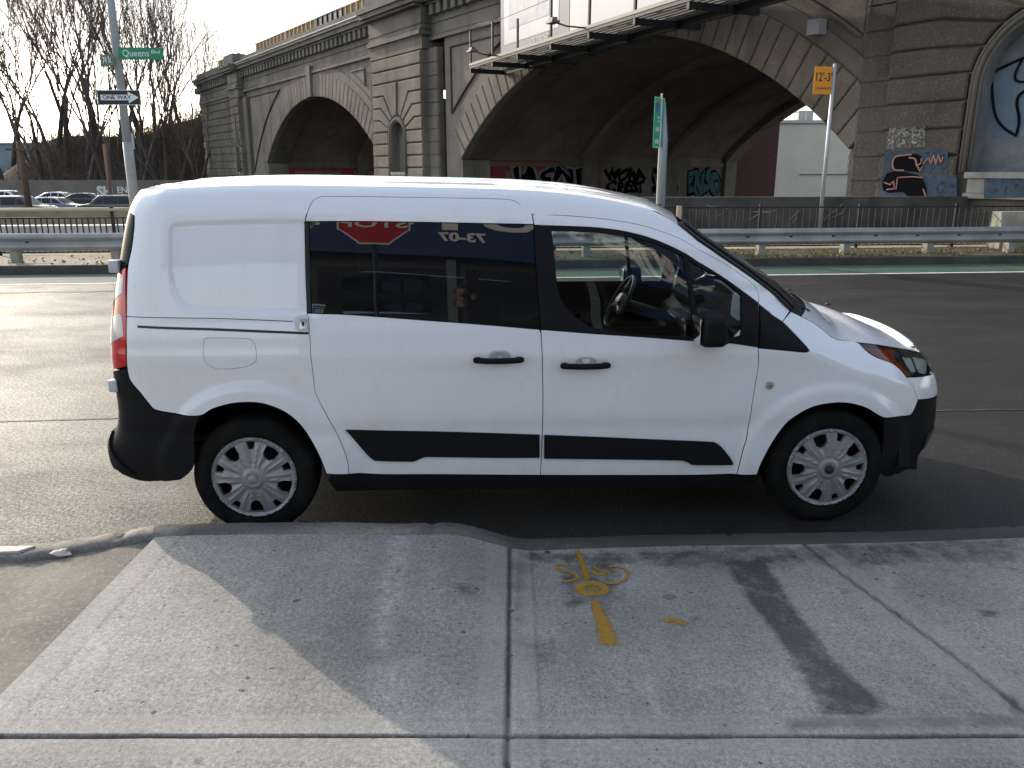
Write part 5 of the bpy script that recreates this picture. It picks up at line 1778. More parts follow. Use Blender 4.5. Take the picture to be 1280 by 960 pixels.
def bbox_(mb, t0, t1, z0, z1, h0, h1):
    mb.add([BL @ Vector(p) for p in [(t0,z0,h0),(t1,z0,h0),(t1,z1,h0),(t0,z1,h0),(t0,z0,h1),(t1,z0,h1),(t1,z1,h1),(t0,z1,h1)]],
           [(3,2,1,0),(4,5,6,7),(0,1,5,4),(1,2,6,5),(2,3,7,6),(3,0,4,7)])
DEPTH = 22.6; ZB = -1.4; ZSTR = 9.05; R0 = 17.5; ZCR = 7.38
def arch_bay(c, t0, t1, zc=ZCR, half=12.0, detail=True):
    cz = zc-R0
    a0 = math.asin(half/R0)
    zs = cz+R0*math.cos(a0)
    # spandrel wall
    mb = MB(); V = []; n = 48
    Fs = []
    R1 = R0+.03
    for i in range(n+1):
        a = -a0+2*a0*i/n
        x = c-R1*math.sin(-a)*-1 if False else c+R1*math.sin(a); z = cz+R1*math.cos(a)
        V += [(x, z, 0.0), (x, ZSTR, 0.0)]
    for i in range(n): Fs.append((2*i, 2*i+2, 2*i+3, 2*i+1))
    xe = c+R1*math.sin(a0)
    mb.add([BL @ Vector(v) for v in V], Fs)
    for (xa, xb) in ((t0, c-R1*math.sin(a0)), (xe, t1)):
        if xb > xa: mb.add([BL @ Vector(v) for v in [(xa, ZB, 0), (xb, ZB, 0), (xb, ZSTR, 0), (xa, ZSTR, 0)]], [(0, 1, 2, 3)])
    mb.build('spandrel_wall', M_SM, via)
    # voussoirs
    mb = MB(); nv = 41
    for k in range(nv):
        aa, ab = -a0+2*a0*k/nv, -a0+2*a0*(k+1)/nv
        g = .0016
        ro = R0+1.62 if k != nv//2 else R0+2.25
        if k == nv//2: aa -= .006; ab += .006
        pl = [(c+r*math.sin(a), cz+r*math.cos(a)) for a, r in ((aa, R0), (ab, R0), (ab, ro), (aa, ro))][::-1]
        block(mb, pl, -.35, .14 if k != nv//2 else .34, .014, .045)
    vm = mb.build('arch_ring', M_ST, via)
    # plain band and fillet outside the ring
    mb = MB()
    def ringstrip(ra, rb, h0, h1, lim=a0*.985):
        V = []; Fs = []; n = 60
        for i in range(n+1):
            a = -lim+2*lim*i/n
            sa, ca = math.sin(a), math.cos(a)
            V += [(c+ra*sa, cz+ra*ca, h0), (c+ra*sa, cz+ra*ca, h1), (c+rb*sa, cz+rb*ca, h1), (c+rb*sa, cz+rb*ca, h0)]
        for i in range(n):
            for k in range(3): Fs.append((4*i+k, 4*(i+1)+k, 4*(i+1)+k+1, 4*i+k+1))
        V = [v for v in V]
        mb.add([BL @ Vector(v) for v in V], [f[::-1] for f in Fs])
    lim2 = min(a0, math.acos(min(1, 0))) 
    ringstrip(R0+1.62, R0+2.15, 0, .07)
    mb.build('arch_band', M_SM, via)
    # raised frame of the rough spandrel panels
    RR = R0+2.55
    for sg in (-1, 1):
        mb = MB(); pan = MB()
        te = (t1-.75) if sg > 0 else (t0+.75)
        # arc part from where it leaves the jamb line up to the string course
        ztop = ZSTR-.55
        pts = []
        aT = math.acos(min(.9999, (ztop-cz)/RR)) if (ztop-cz) < RR else 0.0
        aE = math.asin(min(.999, abs(te-c)/RR))
        if aE <= aT: continue
        n = 18
        arc = [(c+sg*RR*math.sin(aT+(aE-aT)*i/n), cz+RR*math.cos(aT+(aE-aT)*i/n)) for i in range(n+1)]
        poly = arc+[(te, ztop)]
        if len(poly) > 3:
            P3 = [BL @ Vector((p[0], p[1], .06)) for p in poly]
            mb.tube(P3, .055, 6, closed=True)
            Q = offset_poly([np.array(p) for p in poly], .10)
            tri = geometry.tessellate_polygon([[Vector((p[0], p[1], 0)) for p in Q]])
            pan.add([BL @ Vector((p[0], p[1], .035)) for p in Q], [tuple(t) for t in tri])
            mb.build('panel_frame', M_SM, via); pan.build('spandrel_panel', M_ST, via)
    mb.build('panel_frame', M_SM, via)
    # vault: soffit rings + barrel + ribs
    mb = MB()
    def barrel(r, h0, h1, lim, mb):
        V = []; Fs = []; n = 48
        for i in range(n+1):
            a = -lim+2*lim*i/n
            for h in (h0, h1): V.append((c+r*math.sin(a), cz+r*math.cos(a), h))
        for i in range(n): Fs.append((2*i, 2*i+1, 2*i+3, 2*i+2))
        mb.add([BL @ Vector(v) for v in V], Fs)
    Rb = R0+.38
    ab_ = math.asin((half+.28)/Rb)
    barrel(Rb, -1.8, -DEPTH, ab_, mb)
    # end wall of the front ring (step between R0 and Rb)
    mb.build('barrel_vault', M_VAULT, via, True)
    mb = MB()
    def rib(h0, h1, r, mb):
        V = []; Fs = []; n = 48
        for i in range(n+1):
            a = -a0+2*a0*i/n; sa, ca = math.sin(a), math.cos(a)
            V += [(c+Rb*sa, cz+Rb*ca, h0), (c+r*sa, cz+r*ca, h0), (c+r*sa, cz+r*ca, h1), (c+Rb*sa, cz+Rb*ca, h1)]
        for i in range(n):
            for k in range(3): Fs.append((4*i+k, 4*(i+1)+k, 4*(i+1)+k+1, 4*i+k+1))
        mb.add([BL @ Vector(v) for v in V], Fs)
    for h in (-9.2, -16.2, -22.0):
        mb = MB(); rib(h+.55, h-.55, R0+.02, mb); mb.build('vault_rib', M_VAULT, via)
    # stone soffit blocks of the front ring
    mb = MB()
    for k in range(nv):
        aa, ab2 = -a0+2*a0*k/nv, -a0+2*a0*(k+1)/nv
        for (h0, h1) in ((-.35, -1.0), (-1.03, -1.8)):
            q = []
            for (a, h) in ((aa+.0012, h0), (ab2-.0012, h0), (ab2-.0012, h1), (aa+.0012, h1)):
                r = R0+(.0 if (k % 2) else .03)
                q.append(BL @ Vector((c+r*math.sin(a), cz+r*math.cos(a), h)))
            q2 = []
            for (a, h) in ((aa+.0012, h0), (ab2-.0012, h0), (ab2-.0012, h1), (aa+.0012, h1)):
                r = R0+.4
                q2.append(BL @ Vector((c+r*math.sin(a), cz+r*math.cos(a), h)))
            mb.add(q+q2, [(0, 1, 2, 3), (0, 4, 5, 1), (1, 5, 6, 2), (2, 6, 7, 3), (3, 7, 4, 0)])
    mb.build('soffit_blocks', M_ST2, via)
    # jambs / inside walls
    for sg in (-1, 1):
        mb = MB()
        x = c+sg*half
        bbox_(mb, min(x, x+sg*.3), max(x, x+sg*.3), ZB, zs-.02, -1.8, .02)
        mb.build('jamb_pier', M_ST, via)
        mb = MB()
        x2 = c+sg*(half+.28)
        mb.add([BL @ Vector(v) for v in [(x2, ZB, -1.8), (x2, ZB, -DEPTH), (x2, zs+.42, -DEPTH), (x2, zs+.42, -1.8)]], [(0, 1, 2, 3)])
        for h in (-9.2, -16.2, -22.0):
            x0_ = min(x2, x+sg*.02); x1_ = max(x2, x+sg*.02)
            bbox_(mb, x0_, x1_, ZB, zs+.3, h-.55, h+.55)
        bbox_(mb, min(x2, x2-sg*.10), max(x2, x2-sg*.10), zs-.35, zs-.10, -DEPTH, -1.82)
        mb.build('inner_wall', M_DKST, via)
    return cz, zs
CZ, ZSP = arch_bay(17.2, 4.3, 31.0, 7.3)
arch_bay(51.5, 41.0, 68.3)
arch_bay(-17.6, -31.0, -4.9)
# ---------------------------------------------------------------- piers with niches
def pier(c, hw, z0, ztop, h, nr, nz, nice=True, m1=M_ST, side=True, open_niche=True):
    """c centre, hw half width, h projection, niche radius nr with arch centre height nz"""
    CH = .72
    base = MB(); bl = MB()
    fr = nr+.33          # outer radius of the moulded frame
    levels = [nz+.36+CH*k for k in range(-8, 8)]
    zl = [z for z in levels if z0 < z < ztop]
    # backing wall with the niche opening left free
    zsill = 1.87
    def bk(t0, t1, za, zb_): bbox_(base, t0, t1, za, zb_, 0, h-.10)
    bk(c-hw, c-nr-.02, z0, ztop); bk(c+nr+.02, c+hw, z0, ztop); bk(c-nr-.02, c+nr+.02, z0, zsill)
    n = 16; V = []; Fs = []
    for i in range(n+1):
        a = PI*i/n; x = c+(nr+.02)*math.cos(a); z = nz+(nr+.02)*math.sin(a)
        V += [(x, z, h-.10), (x, ztop, h-.10)]
    for i in range(n): Fs.append((2*i, 2*i+1, 2*i+3, 2*i+2))
    base.add([BL @ Vector(v) for v in V], Fs)
    base.build('pier_core', M_SM, via)
    # niche recess
    rec = MB(); V = []; Fs = []
    pr = [(c+nr, zsill)]+[(c+nr*math.cos(PI*i/n), nz+nr*math.sin(PI*i/n)) for i in range(n+1)]+[(c-nr, zsill)]
    for p in pr: V += [(p[0], p[1], h+.02), (p[0], p[1], h-.55)]
    for i in range(len(pr)-1): Fs.append((2*i, 2*i+2, 2*i+3, 2*i+1))
    rec.add([BL @ Vector(v) for v in V], Fs)
    rec.add([BL @ Vector((p[0], p[1], h-.54)) for p in pr], [tuple(range(len(pr)))])
    rec.build('niche', mat('niche_blue_grey', (.15,.16,.17), rough=.9, var=.30, scale=1.4) if nr > 1.2 else M_SM, via)
    # moulded frame: three stepped rolls
    for k, (r_, hh, tk) in enumerate(((nr+.05, h+.02, .05), (nr+.16, h+.07, .055), (nr+.27, h+.04, .05))):
        fm = MB()
        pts = [(c+r_, zsill)]+[(c+r_*math.cos(PI*i/24), nz+r_*math.sin(PI*i/24)) for i in range(25)]+[(c-r_, zsill)]
        fm.tube([BL @ Vector((p[0], p[1], hh-.03)) for p in pts], tk*1.15, 8)
        fm.build('niche_moulding', M_SM, via, True)
    # sill
    sl = MB()
    bbox_(sl, c-nr-.1, c+nr+.1, zsill-.16, zsill, h-.5, h+.10); bbox_(sl, c-nr-.02, c+nr+.02, zsill-.55, zsill-.17, h-.3, h+.03)
    bbox_(sl, c-nr-.1, c+nr+.1, zsill-.70, zsill-.56, h-.3, h+.06)
    sl.build('niche_sill', mat('whitewashed_sill', (.24,.23,.21), rough=.9, var=.25, scale=2), via)
    # dressed courses
    zk = [nz+.36-CH*k for k in range(0, 9)]       # joints below the arch spring
    H0, H1 = h-.12, h+.06
    for sg in (-1, 1):
        E = c+sg*hw; F_ = c+sg*(fr+.02)
        def bp(poly):
            if sg < 0: poly = poly[::-1]
            block(bl, poly, H0, H1, .03, .05)
        for a_, b_ in zip(zk[1:], zk[:-1]):
            if b_ < z0+.05: break
            inn = F_ if b_ > zsill-.6 else c
            bp([(inn, max(a_, z0)), (E, max(a_, z0)), (E, b_), (inn, b_)])
        # fanned joints round the head
        js = [(nz+.36, math.asin(min(1, .36/fr)), None)]
        up = [(CH*1+.36, 26, .62), (CH*2+.36, 47, .52), (CH*3+.36, 64, .36)]
        if nr > 1.2: up = [(CH*1+.36, 30, .62), (CH*2+.36, 50, .55), (CH*3+.36, 66, .40), (CH*4+.36, 80, .22)]
        prev = ((E, nz+.36), None, rad(math.degrees(math.asin(.36/fr))))
        for (dz, ang, kf) in up:
            z = nz+dz; kn = (c+sg*(hw*kf+fr*(1-kf)*.62), z); aa = rad(ang)
            cp = (c+sg*(fr+.02)*math.cos(aa), nz+(fr+.02)*math.sin(aa))
            pa = prev[2]
            arcp = [(c+sg*(fr+.02)*math.cos(pa+(aa-pa)*i/4), nz+(fr+.02)*math.sin(pa+(aa-pa)*i/4)) for i in range(5)]
            poly = arcp[:1]+([prev[1]] if prev[1] else [])+[prev[0], (E, z), kn]+arcp[1:][::-1]
            if z <= ztop+.02: bp([tuple(p) for p in poly])
            prev = ((E, z), kn, aa)
        zl_ = prev[0][1]
        # side wedges next to the keystone
        aa = rad(83); pa = prev[2]; zt = min(zl_+CH, ztop)
        arcp = [(c+sg*(fr+.02)*math.cos(pa+(aa-pa)*i/3), nz+(fr+.02)*math.sin(pa+(aa-pa)*i/3)) for i in range(4)]
        poly = arcp[:1]+[prev[1], prev[0], (E, zt), (c+sg*.30, zt)]+arcp[1:][::-1]
        bp(poly)
    aa = rad(83)
    block(bl, [(c-(fr+.02)*math.cos(aa), nz+(fr+.02)*math.sin(aa)), (c+(fr+.02)*math.cos(aa), nz+(fr+.02)*math.sin(aa)), (c+.30, zt), (c-.30, zt)], H0, H1+.06, .02, .05)
    z = zt
    while z < ztop-.2:
        z2 = min(z+CH, ztop)
        block(bl, [(c-hw, z), (c+hw, z), (c+hw, z2), (c-hw, z2)], H0, H1, .03, .05)
        z = z2
    # returns of the pier (side faces with courses) and rounded shoulder
    for sg in (-1, 1):
        E = c+sg*hw
        zz = nz+.36-CH*8
        while zz < ztop-.05:
            z2 = min(zz+CH, ztop)
            a_, b_ = max(zz, z0)+.03, z2-.03
            if b_ > a_:
                bbox_(bl, min(E-sg*.02, E+sg*.03), max(E-sg*.02, E+sg*.03), a_, b_, .02, h-.02)
                bbox_(bl, min(E+sg*.02, E+sg*1.0), max(E+sg*.02, E+sg*1.0), a_, b_, -.1, h*.42)
                bl.tube([BL @ Vector((E+sg*1.0, a_, h*.18)), BL @ Vector((E+sg*1.0, b_, h*.18))], h*.26, 10)
            zz = z2
        bbox_(base if False else bl, min(E, E+sg*1.08), max(E, E+sg*1.08), z0, ztop, -.2, h*.34)
    bl.build('dressed_courses', m1, via)
pier(36.0, 3.35, ZB, 8.65, .62, .92, 3.92)
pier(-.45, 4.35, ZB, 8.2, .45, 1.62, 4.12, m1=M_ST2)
pier(69.6+.9, 1.3, ZB, 8.65, .6, .001+.3, 3.9)
# ---------------------------------------------------------------- top: string courses, dentils, cornice, parapet
runs = [(-31, -5.0, 0), (-4.9, 3.98, .5), (4.1, 32.5, 0), (32.6, 39.4, .62), (39.5, 69.0, 0), (69.1, 72.0, .6), (72.1, 86, -.15)]
for (t0, t1, h) in runs:
    zdrop = 0
    mb = MB()
    pw = .75 if h > .3 else 0
    a_, b_ = t0-(.1 if pw else 0), t1+(.1 if pw else 0)
    bbox_(mb, a_, b_, 8.66 if pw else ZSTR, 9.38, -1, h+.0)
    bbox_(mb, a_-pw*.05, b_+pw*.05, 9.05 if not pw else 9.40, 9.25 if not pw else 9.62, -.5, h+.20)
    bbox_(mb, a_, b_, 9.25, 11.0, -1, h+.01+(.02 if pw else 0))
    mb.build('frieze', M_SM if t0 > 4 else M_DKST, via)
    mb = MB()
    bbox_(mb, a_, b_, 9.30 if not pw else 9.63, 9.36 if not pw else 9.72, -.5, h+.13)
    bbox_(mb, a_, b_, 9.95, 10.03, -.5, h+.08)
    bbox_(mb, a_, b_, 10.86, 11.0, -.5, h+.42)
    bbox_(mb, a_-pw*.2, b_+pw*.2, 11.0, 11.28, -.5, h+.62)
    bbox_(mb, a_-pw*.25, b_+pw*.25, 11.28, 11.50, -.5, h+.75)
    bbox_(mb, a_, b_, 11.50, 12.08+(.35 if pw else 0), -.4, h+.25)
    mb.build('cornice', M_CORN, via)
    if not pw:
        mb = MB(); t = t0+.3
        while t < t1-.3:
            bbox_(mb, t, t+.42, 10.32, 10.84, -.1, h+.38); t += .80
        mb.build('dentils', M_CORN, via)
mb = MB(); bbox_(mb, -31, 92, 11.50, 11.56, -.2, .78)
for (t0, t1, h) in runs:
    pass
# deck and back wall
mb = MB(); bbox_(mb, -31, 92, 10.6, 11.2, -DEPTH, -1.0); mb.build('deck', M_DKST, via)
# abutment wing wall at the far left end
mb = MB(); bbox_(mb, 72, 86, ZB, 9.1, -1, -.15); mb.build('wing_wall_core', M_SM, via)
mb = MB()
z = ZB
while z < 9.0:
    t = 72+(.6 if int(z/.72) % 2 else 0)
    while t < 85.5:
        block(mb, [(t, z), (min(t+1.3, 86), z), (min(t+1.3, 86), min(z+.72, 9.05)), (t, min(z+.72, 9.05))], -.2, -.02, .03, .04); t += 1.3
    z += .72
mb.build('wing_wall_blocks', M_ST2, via)
# pale strip added on the ledge, its sunlit brightness put into the colour
mb = MB(); bbox_(mb, 41, 69, 11.503, 11.56, .22, .80); mb.build('sunlit_ledge_strip', mat('sunlit_ledge_pale', (.55,.54,.50), rough=.6), via)

# hoarding above the parapet
M_PLY = mat('plywood_brown', (.22,.14,.09), rough=.8, var=.25, scale=1.5); M_STUD = mat('timber_stud', (.55,.44,.24), rough=.8)
ho = empty('hoarding', tuple(F0), 0, 'brown plywood hoarding with pale timber studs along the top of the viaduct', 'fence')
for (t0, t1, kind) in ((40.2, 46.5, 0), (46.6, 51.6, 1), (51.7, 58.5, 0), (58.6, 66.9, 0), (72, 79.5, 0)):
    mb = MB(); bbox_(mb, t0, t1, 11.6, 13.0 if t0 < 60 else 12.85, -.75, -.70)
    mb.build('board' if not kind else 'dark_screen', M_PLY if not kind else mat('dark_screen', (.05,.06,.065), rough=.4), ho)
    mb = MB()
    zt_ = 13.0 if t0 < 60 else 12.85
    bbox_(mb, t0, t1, zt_, zt_+.08, -.78, -.62); bbox_(mb, t0, t1, 12.25, 12.33, -.70, -.62)
    t = t0
    while t <= t1:
        bbox_(mb, t, t+.09, 11.6, zt_, -.70, -.60); t += .95
    mb.build('studs', M_STUD if not kind else M_STEEL, ho)

# inner-wall paint and graffiti of the big arch (t = 29.85-.28 side), flat on the wall
xw = 17.2+12.0+.28-.012
def wall_poly(mb, pts, dz=0.0):
    mb.add([BL @ Vector((xw-dz, p[1], p[0])) for p in pts], [tuple(range(len(pts)))])
def wall_tag(txt, h0, h1, z0, z1, m, mo, bold=.02, dz=.01):
    V, Fs = text_mb(txt, 1.0, .002, bold=bold)
    xs_ = [v[0] for v in V]; ys_ = [v[1] for v in V]
    sx_ = (h1-h0)/(max(xs_)-min(xs_)); sy_ = (z1-z0)/(max(ys_)-min(ys_))
    def wob(v):
        return (v[0]+.10*math.sin(v[1]*6+v[0]*2)+.05*math.sin(v[0]*9), v[1]+.09*math.sin(v[0]*5)+.05*math.sin(v[0]*13+v[1]*4), 0)
    for k, (mm, dd) in enumerate(((mo, 0), (m, .02))):
        g = 1.0
        V2, F2 = text_mb(txt, 1.0, .002, bold=bold+(.06 if not k else 0))
        mb = MB()
        V2 = [wob(v) for v in V2]
        mb.add([BL @ Vector((xw-dz-dd, (z0+z1)/2+(v[1]-(max(ys_)+min(ys_))/2)*sy_, (h0+h1)/2-(v[0]-(max(xs_)+min(xs_))/2)*sx_)) for v in V2], F2)
        o_ = mb.build('graffiti', mm, via)
M_REDP = mat('oxblood_paint', (.17,.018,.018), rough=.7, var=.2, scale=2)
M_TEAL = mat('teal_spray', (.025,.13,.155), rough=.7)
M_GREYP = mat('buffed_grey', (.13,.105,.085), rough=.9, var=.2, scale=2)
mb = MB(); bbox_(mb, xw-.01, xw+.25, 1.95, 2.55, -7.0, -1.75)
mb.build('painted_band', M_REDP, via)
for (za_, ha_, hb_) in ((2.55, -3.0, -1.76), (1.95, -15.9, -14.7), (1.40, -10.2, -9.0)):
    mb = MB(); bbox_(mb, xw-.012, xw+.25, .0, za_, ha_, hb_); mb.build('painted_band', M_REDP, via)
mb = MB(); bbox_(mb, xw-.006, xw+.2, .0, 1.93, -9.1, -3.0); bbox_(mb, xw-.006, xw+.2, .0, 2.15, -14.6, -10.3); mb.build('painted_patch', M_GREYP, via)
wall_tag('JASNE', -9.3, -3.1, .75, 2.15, M_GBLK, M_GW, .03, .015)
wall_tag('WORA', -13.9, -10.6, 1.35, 2.05, M_GBLK, M_GBLK, 0, .015)
wall_tag('CREST', -14.0, -10.8, .60, 1.25, M_GBLK, M_GBLK, 0, .015)
wall_tag('SX8B', -17.0, -14.6, .35, 2.0, M_GBLK, M_GW, .05, .015)
wall_tag('ENSO', -21.3, -17.9, .35, 2.0, M_TEAL, M_GBLK, .06, .015)
mb = MB(); bbox_(mb, xw, xw+.6, ZB, 6.3, -27.2, -22.65); mb.build('brick_wall', mat('red_brick', (.06,.020,.016), rough=.9, var=.35, scale=6), via)
# red band inside the left arch
xl = 51.5+12.0+.28-.012
mb = MB(); bbox_(mb, xl-.05, xl+.1, 1.6, 2.35, -22.5, -1.85); bbox_(mb, xl-.04, xl+.1, .8, 1.6, -22.5, -1.85); mb.build('painted_band', M_REDP, via)
mb = MB(); 
for a_, b_ in ((-7, -2.5), (-15, -8.2), (-22, -16)): bbox_(mb, xl-.07, xl+.1, 1.1, 1.95, a_, b_)
mb.build('painted_patch', M_GREYP, via)

# painted pieces on the right pier face
def face_shape(name, pts, h, m, tub=None):
    """pixel outline laid on the pier's front face at projection h"""
    out_ = []
    for (x, y) in pts:
        d = Vector(ray(x, y)); o_ = Vector(CAMP)-F0
        t = (h-o_.dot(BN))/d.dot(BN); p = o_+d*t
        out_.append((p.dot(BD), p.z))
    mb = MB()
    if tub:
        mb.tube([BL @ Vector((p[0], p[1], h)) for p in catmull(out_, 4, False, 70)], tub, 5)
    else:
        q_ = catmull(out_, 3, True, 50)
        tri = geometry.tessellate_polygon([[Vector((p[0], p[1], 0)) for p in q_]])
        mb.add([BL @ Vector((p[0], p[1], h)) for p in q_], [tuple(t) for t in tri])
        mb.add([BL @ Vector((p[0], p[1], h-.03)) for p in q_], [tuple(t)[::-1] for t in tri])
    return mb.build(name, m, via)
def worn(name, c, thr, sc):
    m, N, L, b, src = node_mat(name)
    n1 = n_noise(N, L, src, sc, 6, .75); n2 = n_noise(N, L, src, 3, 4, .6)
    L.new(n_ramp(N, L, n2, [(.3, tuple(x*.6 for x in c)), (.7, c)]), b.inputs['Base Color']); b.inputs['Roughness'].default_value = .9
    L.new(n_ramp(N, L, n1, [(thr, 0.0), (thr+.08, 1.0)]), b.inputs['Alpha'])
    return m
M_GBLUE = worn('spray_blue', (.055,.085,.125), .38, 7)
M_WHW = worn('worn_whitewash', (.30,.29,.27), .47, 14)
M_PINK = mat('spray_pink', (.42,.20,.16), rough=.8)
HP = .45+.075
face_shape('painted_patch', [(1105,188),(1185,187),(1184,216),(1104,217)], HP, M_GBLUE)
face_shape('painted_patch', [(1102,220),(1196,219),(1196,247),(1100,247)], HP, M_GBLUE)
face_shape('graffiti', [(1116,205),(1119,196),(1130,193),(1144,192),(1152,197),(1153,210),(1148,215),(1136,214),(1118,213)], HP+.012, M_GBLK)
face_shape('graffiti', [(1103,228),(1108,217),(1120,214),(1140,217),(1152,222),(1158,235),(1157,246),(1138,247),(1128,240),(1112,241),(1104,238)], HP+.012, M_GBLK)
face_shape('graffiti', [(1130,213),(1118,212),(1116,203),(1120,196),(1132,194),(1140,193)], HP+.024, M_PINK, .022)
face_shape('graffiti', [(1136,197),(1144,199),(1146,207),(1151,204),(1152,198)], HP+.024, M_PINK, .022)
face_shape('graffiti', [(1146,206),(1150,214),(1153,208)], HP+.024, M_PINK, .02)
face_shape('graffiti', [(1154,205),(1161,197),(1164,205),(1167,193),(1170,206),(1173,193),(1176,204),(1179,196)], HP+.024, M_PINK, .02)
face_shape('graffiti', [(1120,237),(1122,222),(1140,221),(1153,222)], HP+.024, M_PINK, .018)
face_shape('graffiti', [(1105,228),(1113,231),(1117,226),(1118,236),(1108,237)], HP+.024, M_PINK, .02)
face_shape('graffiti', [(1154,236),(1157,245)], HP+.024, M_PINK, .018)
face_shape('whitewash', [(1112,160),(1156,158),(1156,183),(1108,186)], HP, M_WHW)
face_shape('whitewash', [(1060,193),(1096,192),(1096,216),(1058,217)], .02+.02, M_WHW)
face_shape('painted_patch', [(1230,222),(1300,219),(1300,246),(1230,248)], HP, M_GBLUE)
# blue fill and scrawl inside the big niche
HN = .45-.53
face_shape('niche_fill', [(1236,100),(1246,92),(1300,60),(1300,172),(1240,172),(1232,150)], HN, mat('niche_blue', (.13,.17,.22), rough=.85, var=.15, scale=2))
face_shape('graffiti', [(1285,70),(1262,80),(1243,90),(1240,105),(1243,140),(1253,158),(1270,170),(1274,150),(1271,130),(1275,118),(1290,108)], HN+.03, M_GBLK, .035)
face_shape('graffiti', [(1279,72),(1270,90),(1271,101),(1290,103)], HN+.03, M_GBLK, .03)

# ---------------------------------------------------------------- billboard
bb = empty('billboard', tuple(F0), 0, 'long billboard with pale posters on a steel catwalk hung over the big arch', 'billboard')
HB = 2.0
B2D = Vector((-.415, .91, 0)).normalized(); B2N = Vector((-B2D.y, B2D.x, 0))
_pl = F0+BD*24.9+BN*2.0
BLS = BL
BL = Matrix.Translation(-F0) @ basis(_pl-B2D*25.3-B2N*2.9+Vector((0, 0, -.17)), B2D, (0, 0, 1), B2N)
def bb_px(x, y, h=HB):
    d = Vector(ray(x, y)); o_ = Vector(CAMP)-F0
    t = (h-o_.dot(BN))/d.dot(BN); p = o_+d*t
    return p.dot(BD), p.z
TB0 = 23.8
mb = MB(); bbox_(mb, 1.6, TB0, 7.22, 12.2, HB-.25, HB-.05); mb.build('backing', mat('backing_grey', (.35,.35,.35), rough=.7), bb)
M_PB = mat('poster_border', (.19,.195,.215), rough=.6); M_PW = mat('poster_white', (.40,.40,.41), rough=.5)
def slab(name, t0, t1, z0, z1, h, m, par=bb, th=.02):
    mb = MB(); bbox_(mb, t0, t1, z0, z1, h-th, h); return mb.build(name, m, par)
slab('poster', 17.05, TB0, 7.26, 12.2, HB-.02, M_PB)
slab('poster', 1.6, 17.0, 7.26, 12.2, HB-.02, M_PW)
slab('poster_margin', 17.95, TB0-.42, 7.75, 12.2, HB-.008, M_PW)
m, N, L, b, src = node_mat('poster_sky')
L.new(n_ramp(N, L, n_noise(N, L, src, 1.3, 6, .7), [(.35, (.13,.17,.25)), (.5, (.20,.23,.28)), (.68, (.28,.285,.28))]), b.inputs['Base Color'])
b.inputs['Roughness'].default_value = .5
slab('poster_picture', 18.75, TB0-.95, 8.35, 12.2, HB+.004, m)
mb = MB()
for x0 in (21.3, 20.9, 19.9, 19.5):
    mb.add([BL @ Vector(v) for v in [(x0-.05, 9.0, HB+.01), (x0+.05, 9.0, HB+.01), (x0+.12, 12.2, HB+.01), (x0-.06, 12.2, HB+.01)]], [(0, 1, 2, 3)])
mb.build('poster_figure', mat('poster_cream', (.34,.32,.27), rough=.5), bb)
M4 = BL @ Matrix.Translation((19.55, 7.50, HB+.02)) @ Matrix.Rotation(PI, 4, 'Y')
mb = MB(); bbox_(mb, 18.75, 20.35, 7.30, 7.72, HB+.0, HB+.015); lo = mb.build('logo_plate', mat('logo_grey', (.09,.10,.12), rough=.5), bb)
V, Fs = text_mb('OUTFRONT', .34, .004, bold=.008)
mb = MB(); mb.add([BL @ Vector((19.55-v[0]*.88, 7.50+v[1], HB+.022+v[2])) for v in V], Fs); mb.build('lettering', M_PW, lo)
M_CAT = mat('catwalk_steel', (.022,.022,.024), rough=.6, metal=.3)
M_CATL = mat('catwalk_edge', (.24,.23,.19), rough=.6)
mb = MB()
for h in np.arange(1.2, 2.9, .26): bbox_(mb, 1.6, 25.3, 6.93, 6.99, h, h+.10)
mb.build('catwalk_planks', mat('catwalk_plank', (.03,.028,.026), rough=.7), bb)
mb = MB(); bbox_(mb, 1.6, 25.4, 6.90, 7.02, HB+.88, HB+.96); bbox_(mb, 1.6, 25.4, 6.70, 6.98, 1.1, 1.2); mb.build('catwalk_beam', M_CAT, bb)
mb = MB(); bbox_(mb, 1.6, 25.35, 7.02, 7.13, HB+.96, HB+.98); mb.build('toe_board', M_CATL, bb)
HF = HB+.9
for t in (25.3, 22.6, 19.9, 16.8, 13.8, 10.8, 7.9):
    mb = MB(); bbox_(mb, t-.06, t+.06, 6.70, 6.90, .3, HF+.05)
    mb.build('bracket', M_CAT, bb)
    if t > 10:
        mb = MB(); bbox_(mb, t-.05, t+.05, 6.95, 8.6 if t != 19.9 else 8.3, HF-.02, HF+.06); mb.build('catwalk_post', M_CAT, bb)
mb = MB(); mb.tube([BL @ Vector((25.3, 8.15, HF)), BL @ Vector((22.6, 8.15, HF))], .012, 5); mb.tube([BL @ Vector((25.3, 8.55, HF)), BL @ Vector((7.9, 8.55, HF))], .012, 5); mb.build('handrail_cable', M_CAT, bb)
for t in (22.7, 14.8, 7.8):
    mb = MB(); mb.tube([BL @ Vector(v) for v in [(t-.9, 7.05, HF), (t-.4, 7.15, HF+.6), (t, 7.35, HF+1.0)]], .03, 6)
    arm = mb.build('lamp_arm', M_CAT, bb, True)
    mb = MB()
    bbox_(mb, t-.26, t+.26, 7.28, 7.36, HF+.82, HF+1.15); bbox_(mb, t-.18, t+.18, 7.365, 7.47, HF+.88, HF+1.08); hd_ = mb.build('lamp_head', mat('lamp_grey', (.10,.10,.105), rough=.45), arm)
# downlight bracket on the arch band
BL = BLS
mb = MB(); q0 = bb_px(1020, 33, .3); bbox_(mb, q0[0]-.22, q0[0]+.22, q0[1]-.25, q0[1]+.2, .07, .45); mb.build('wall_light', mat('lamp_pale', (.30,.31,.33), rough=.5), via)
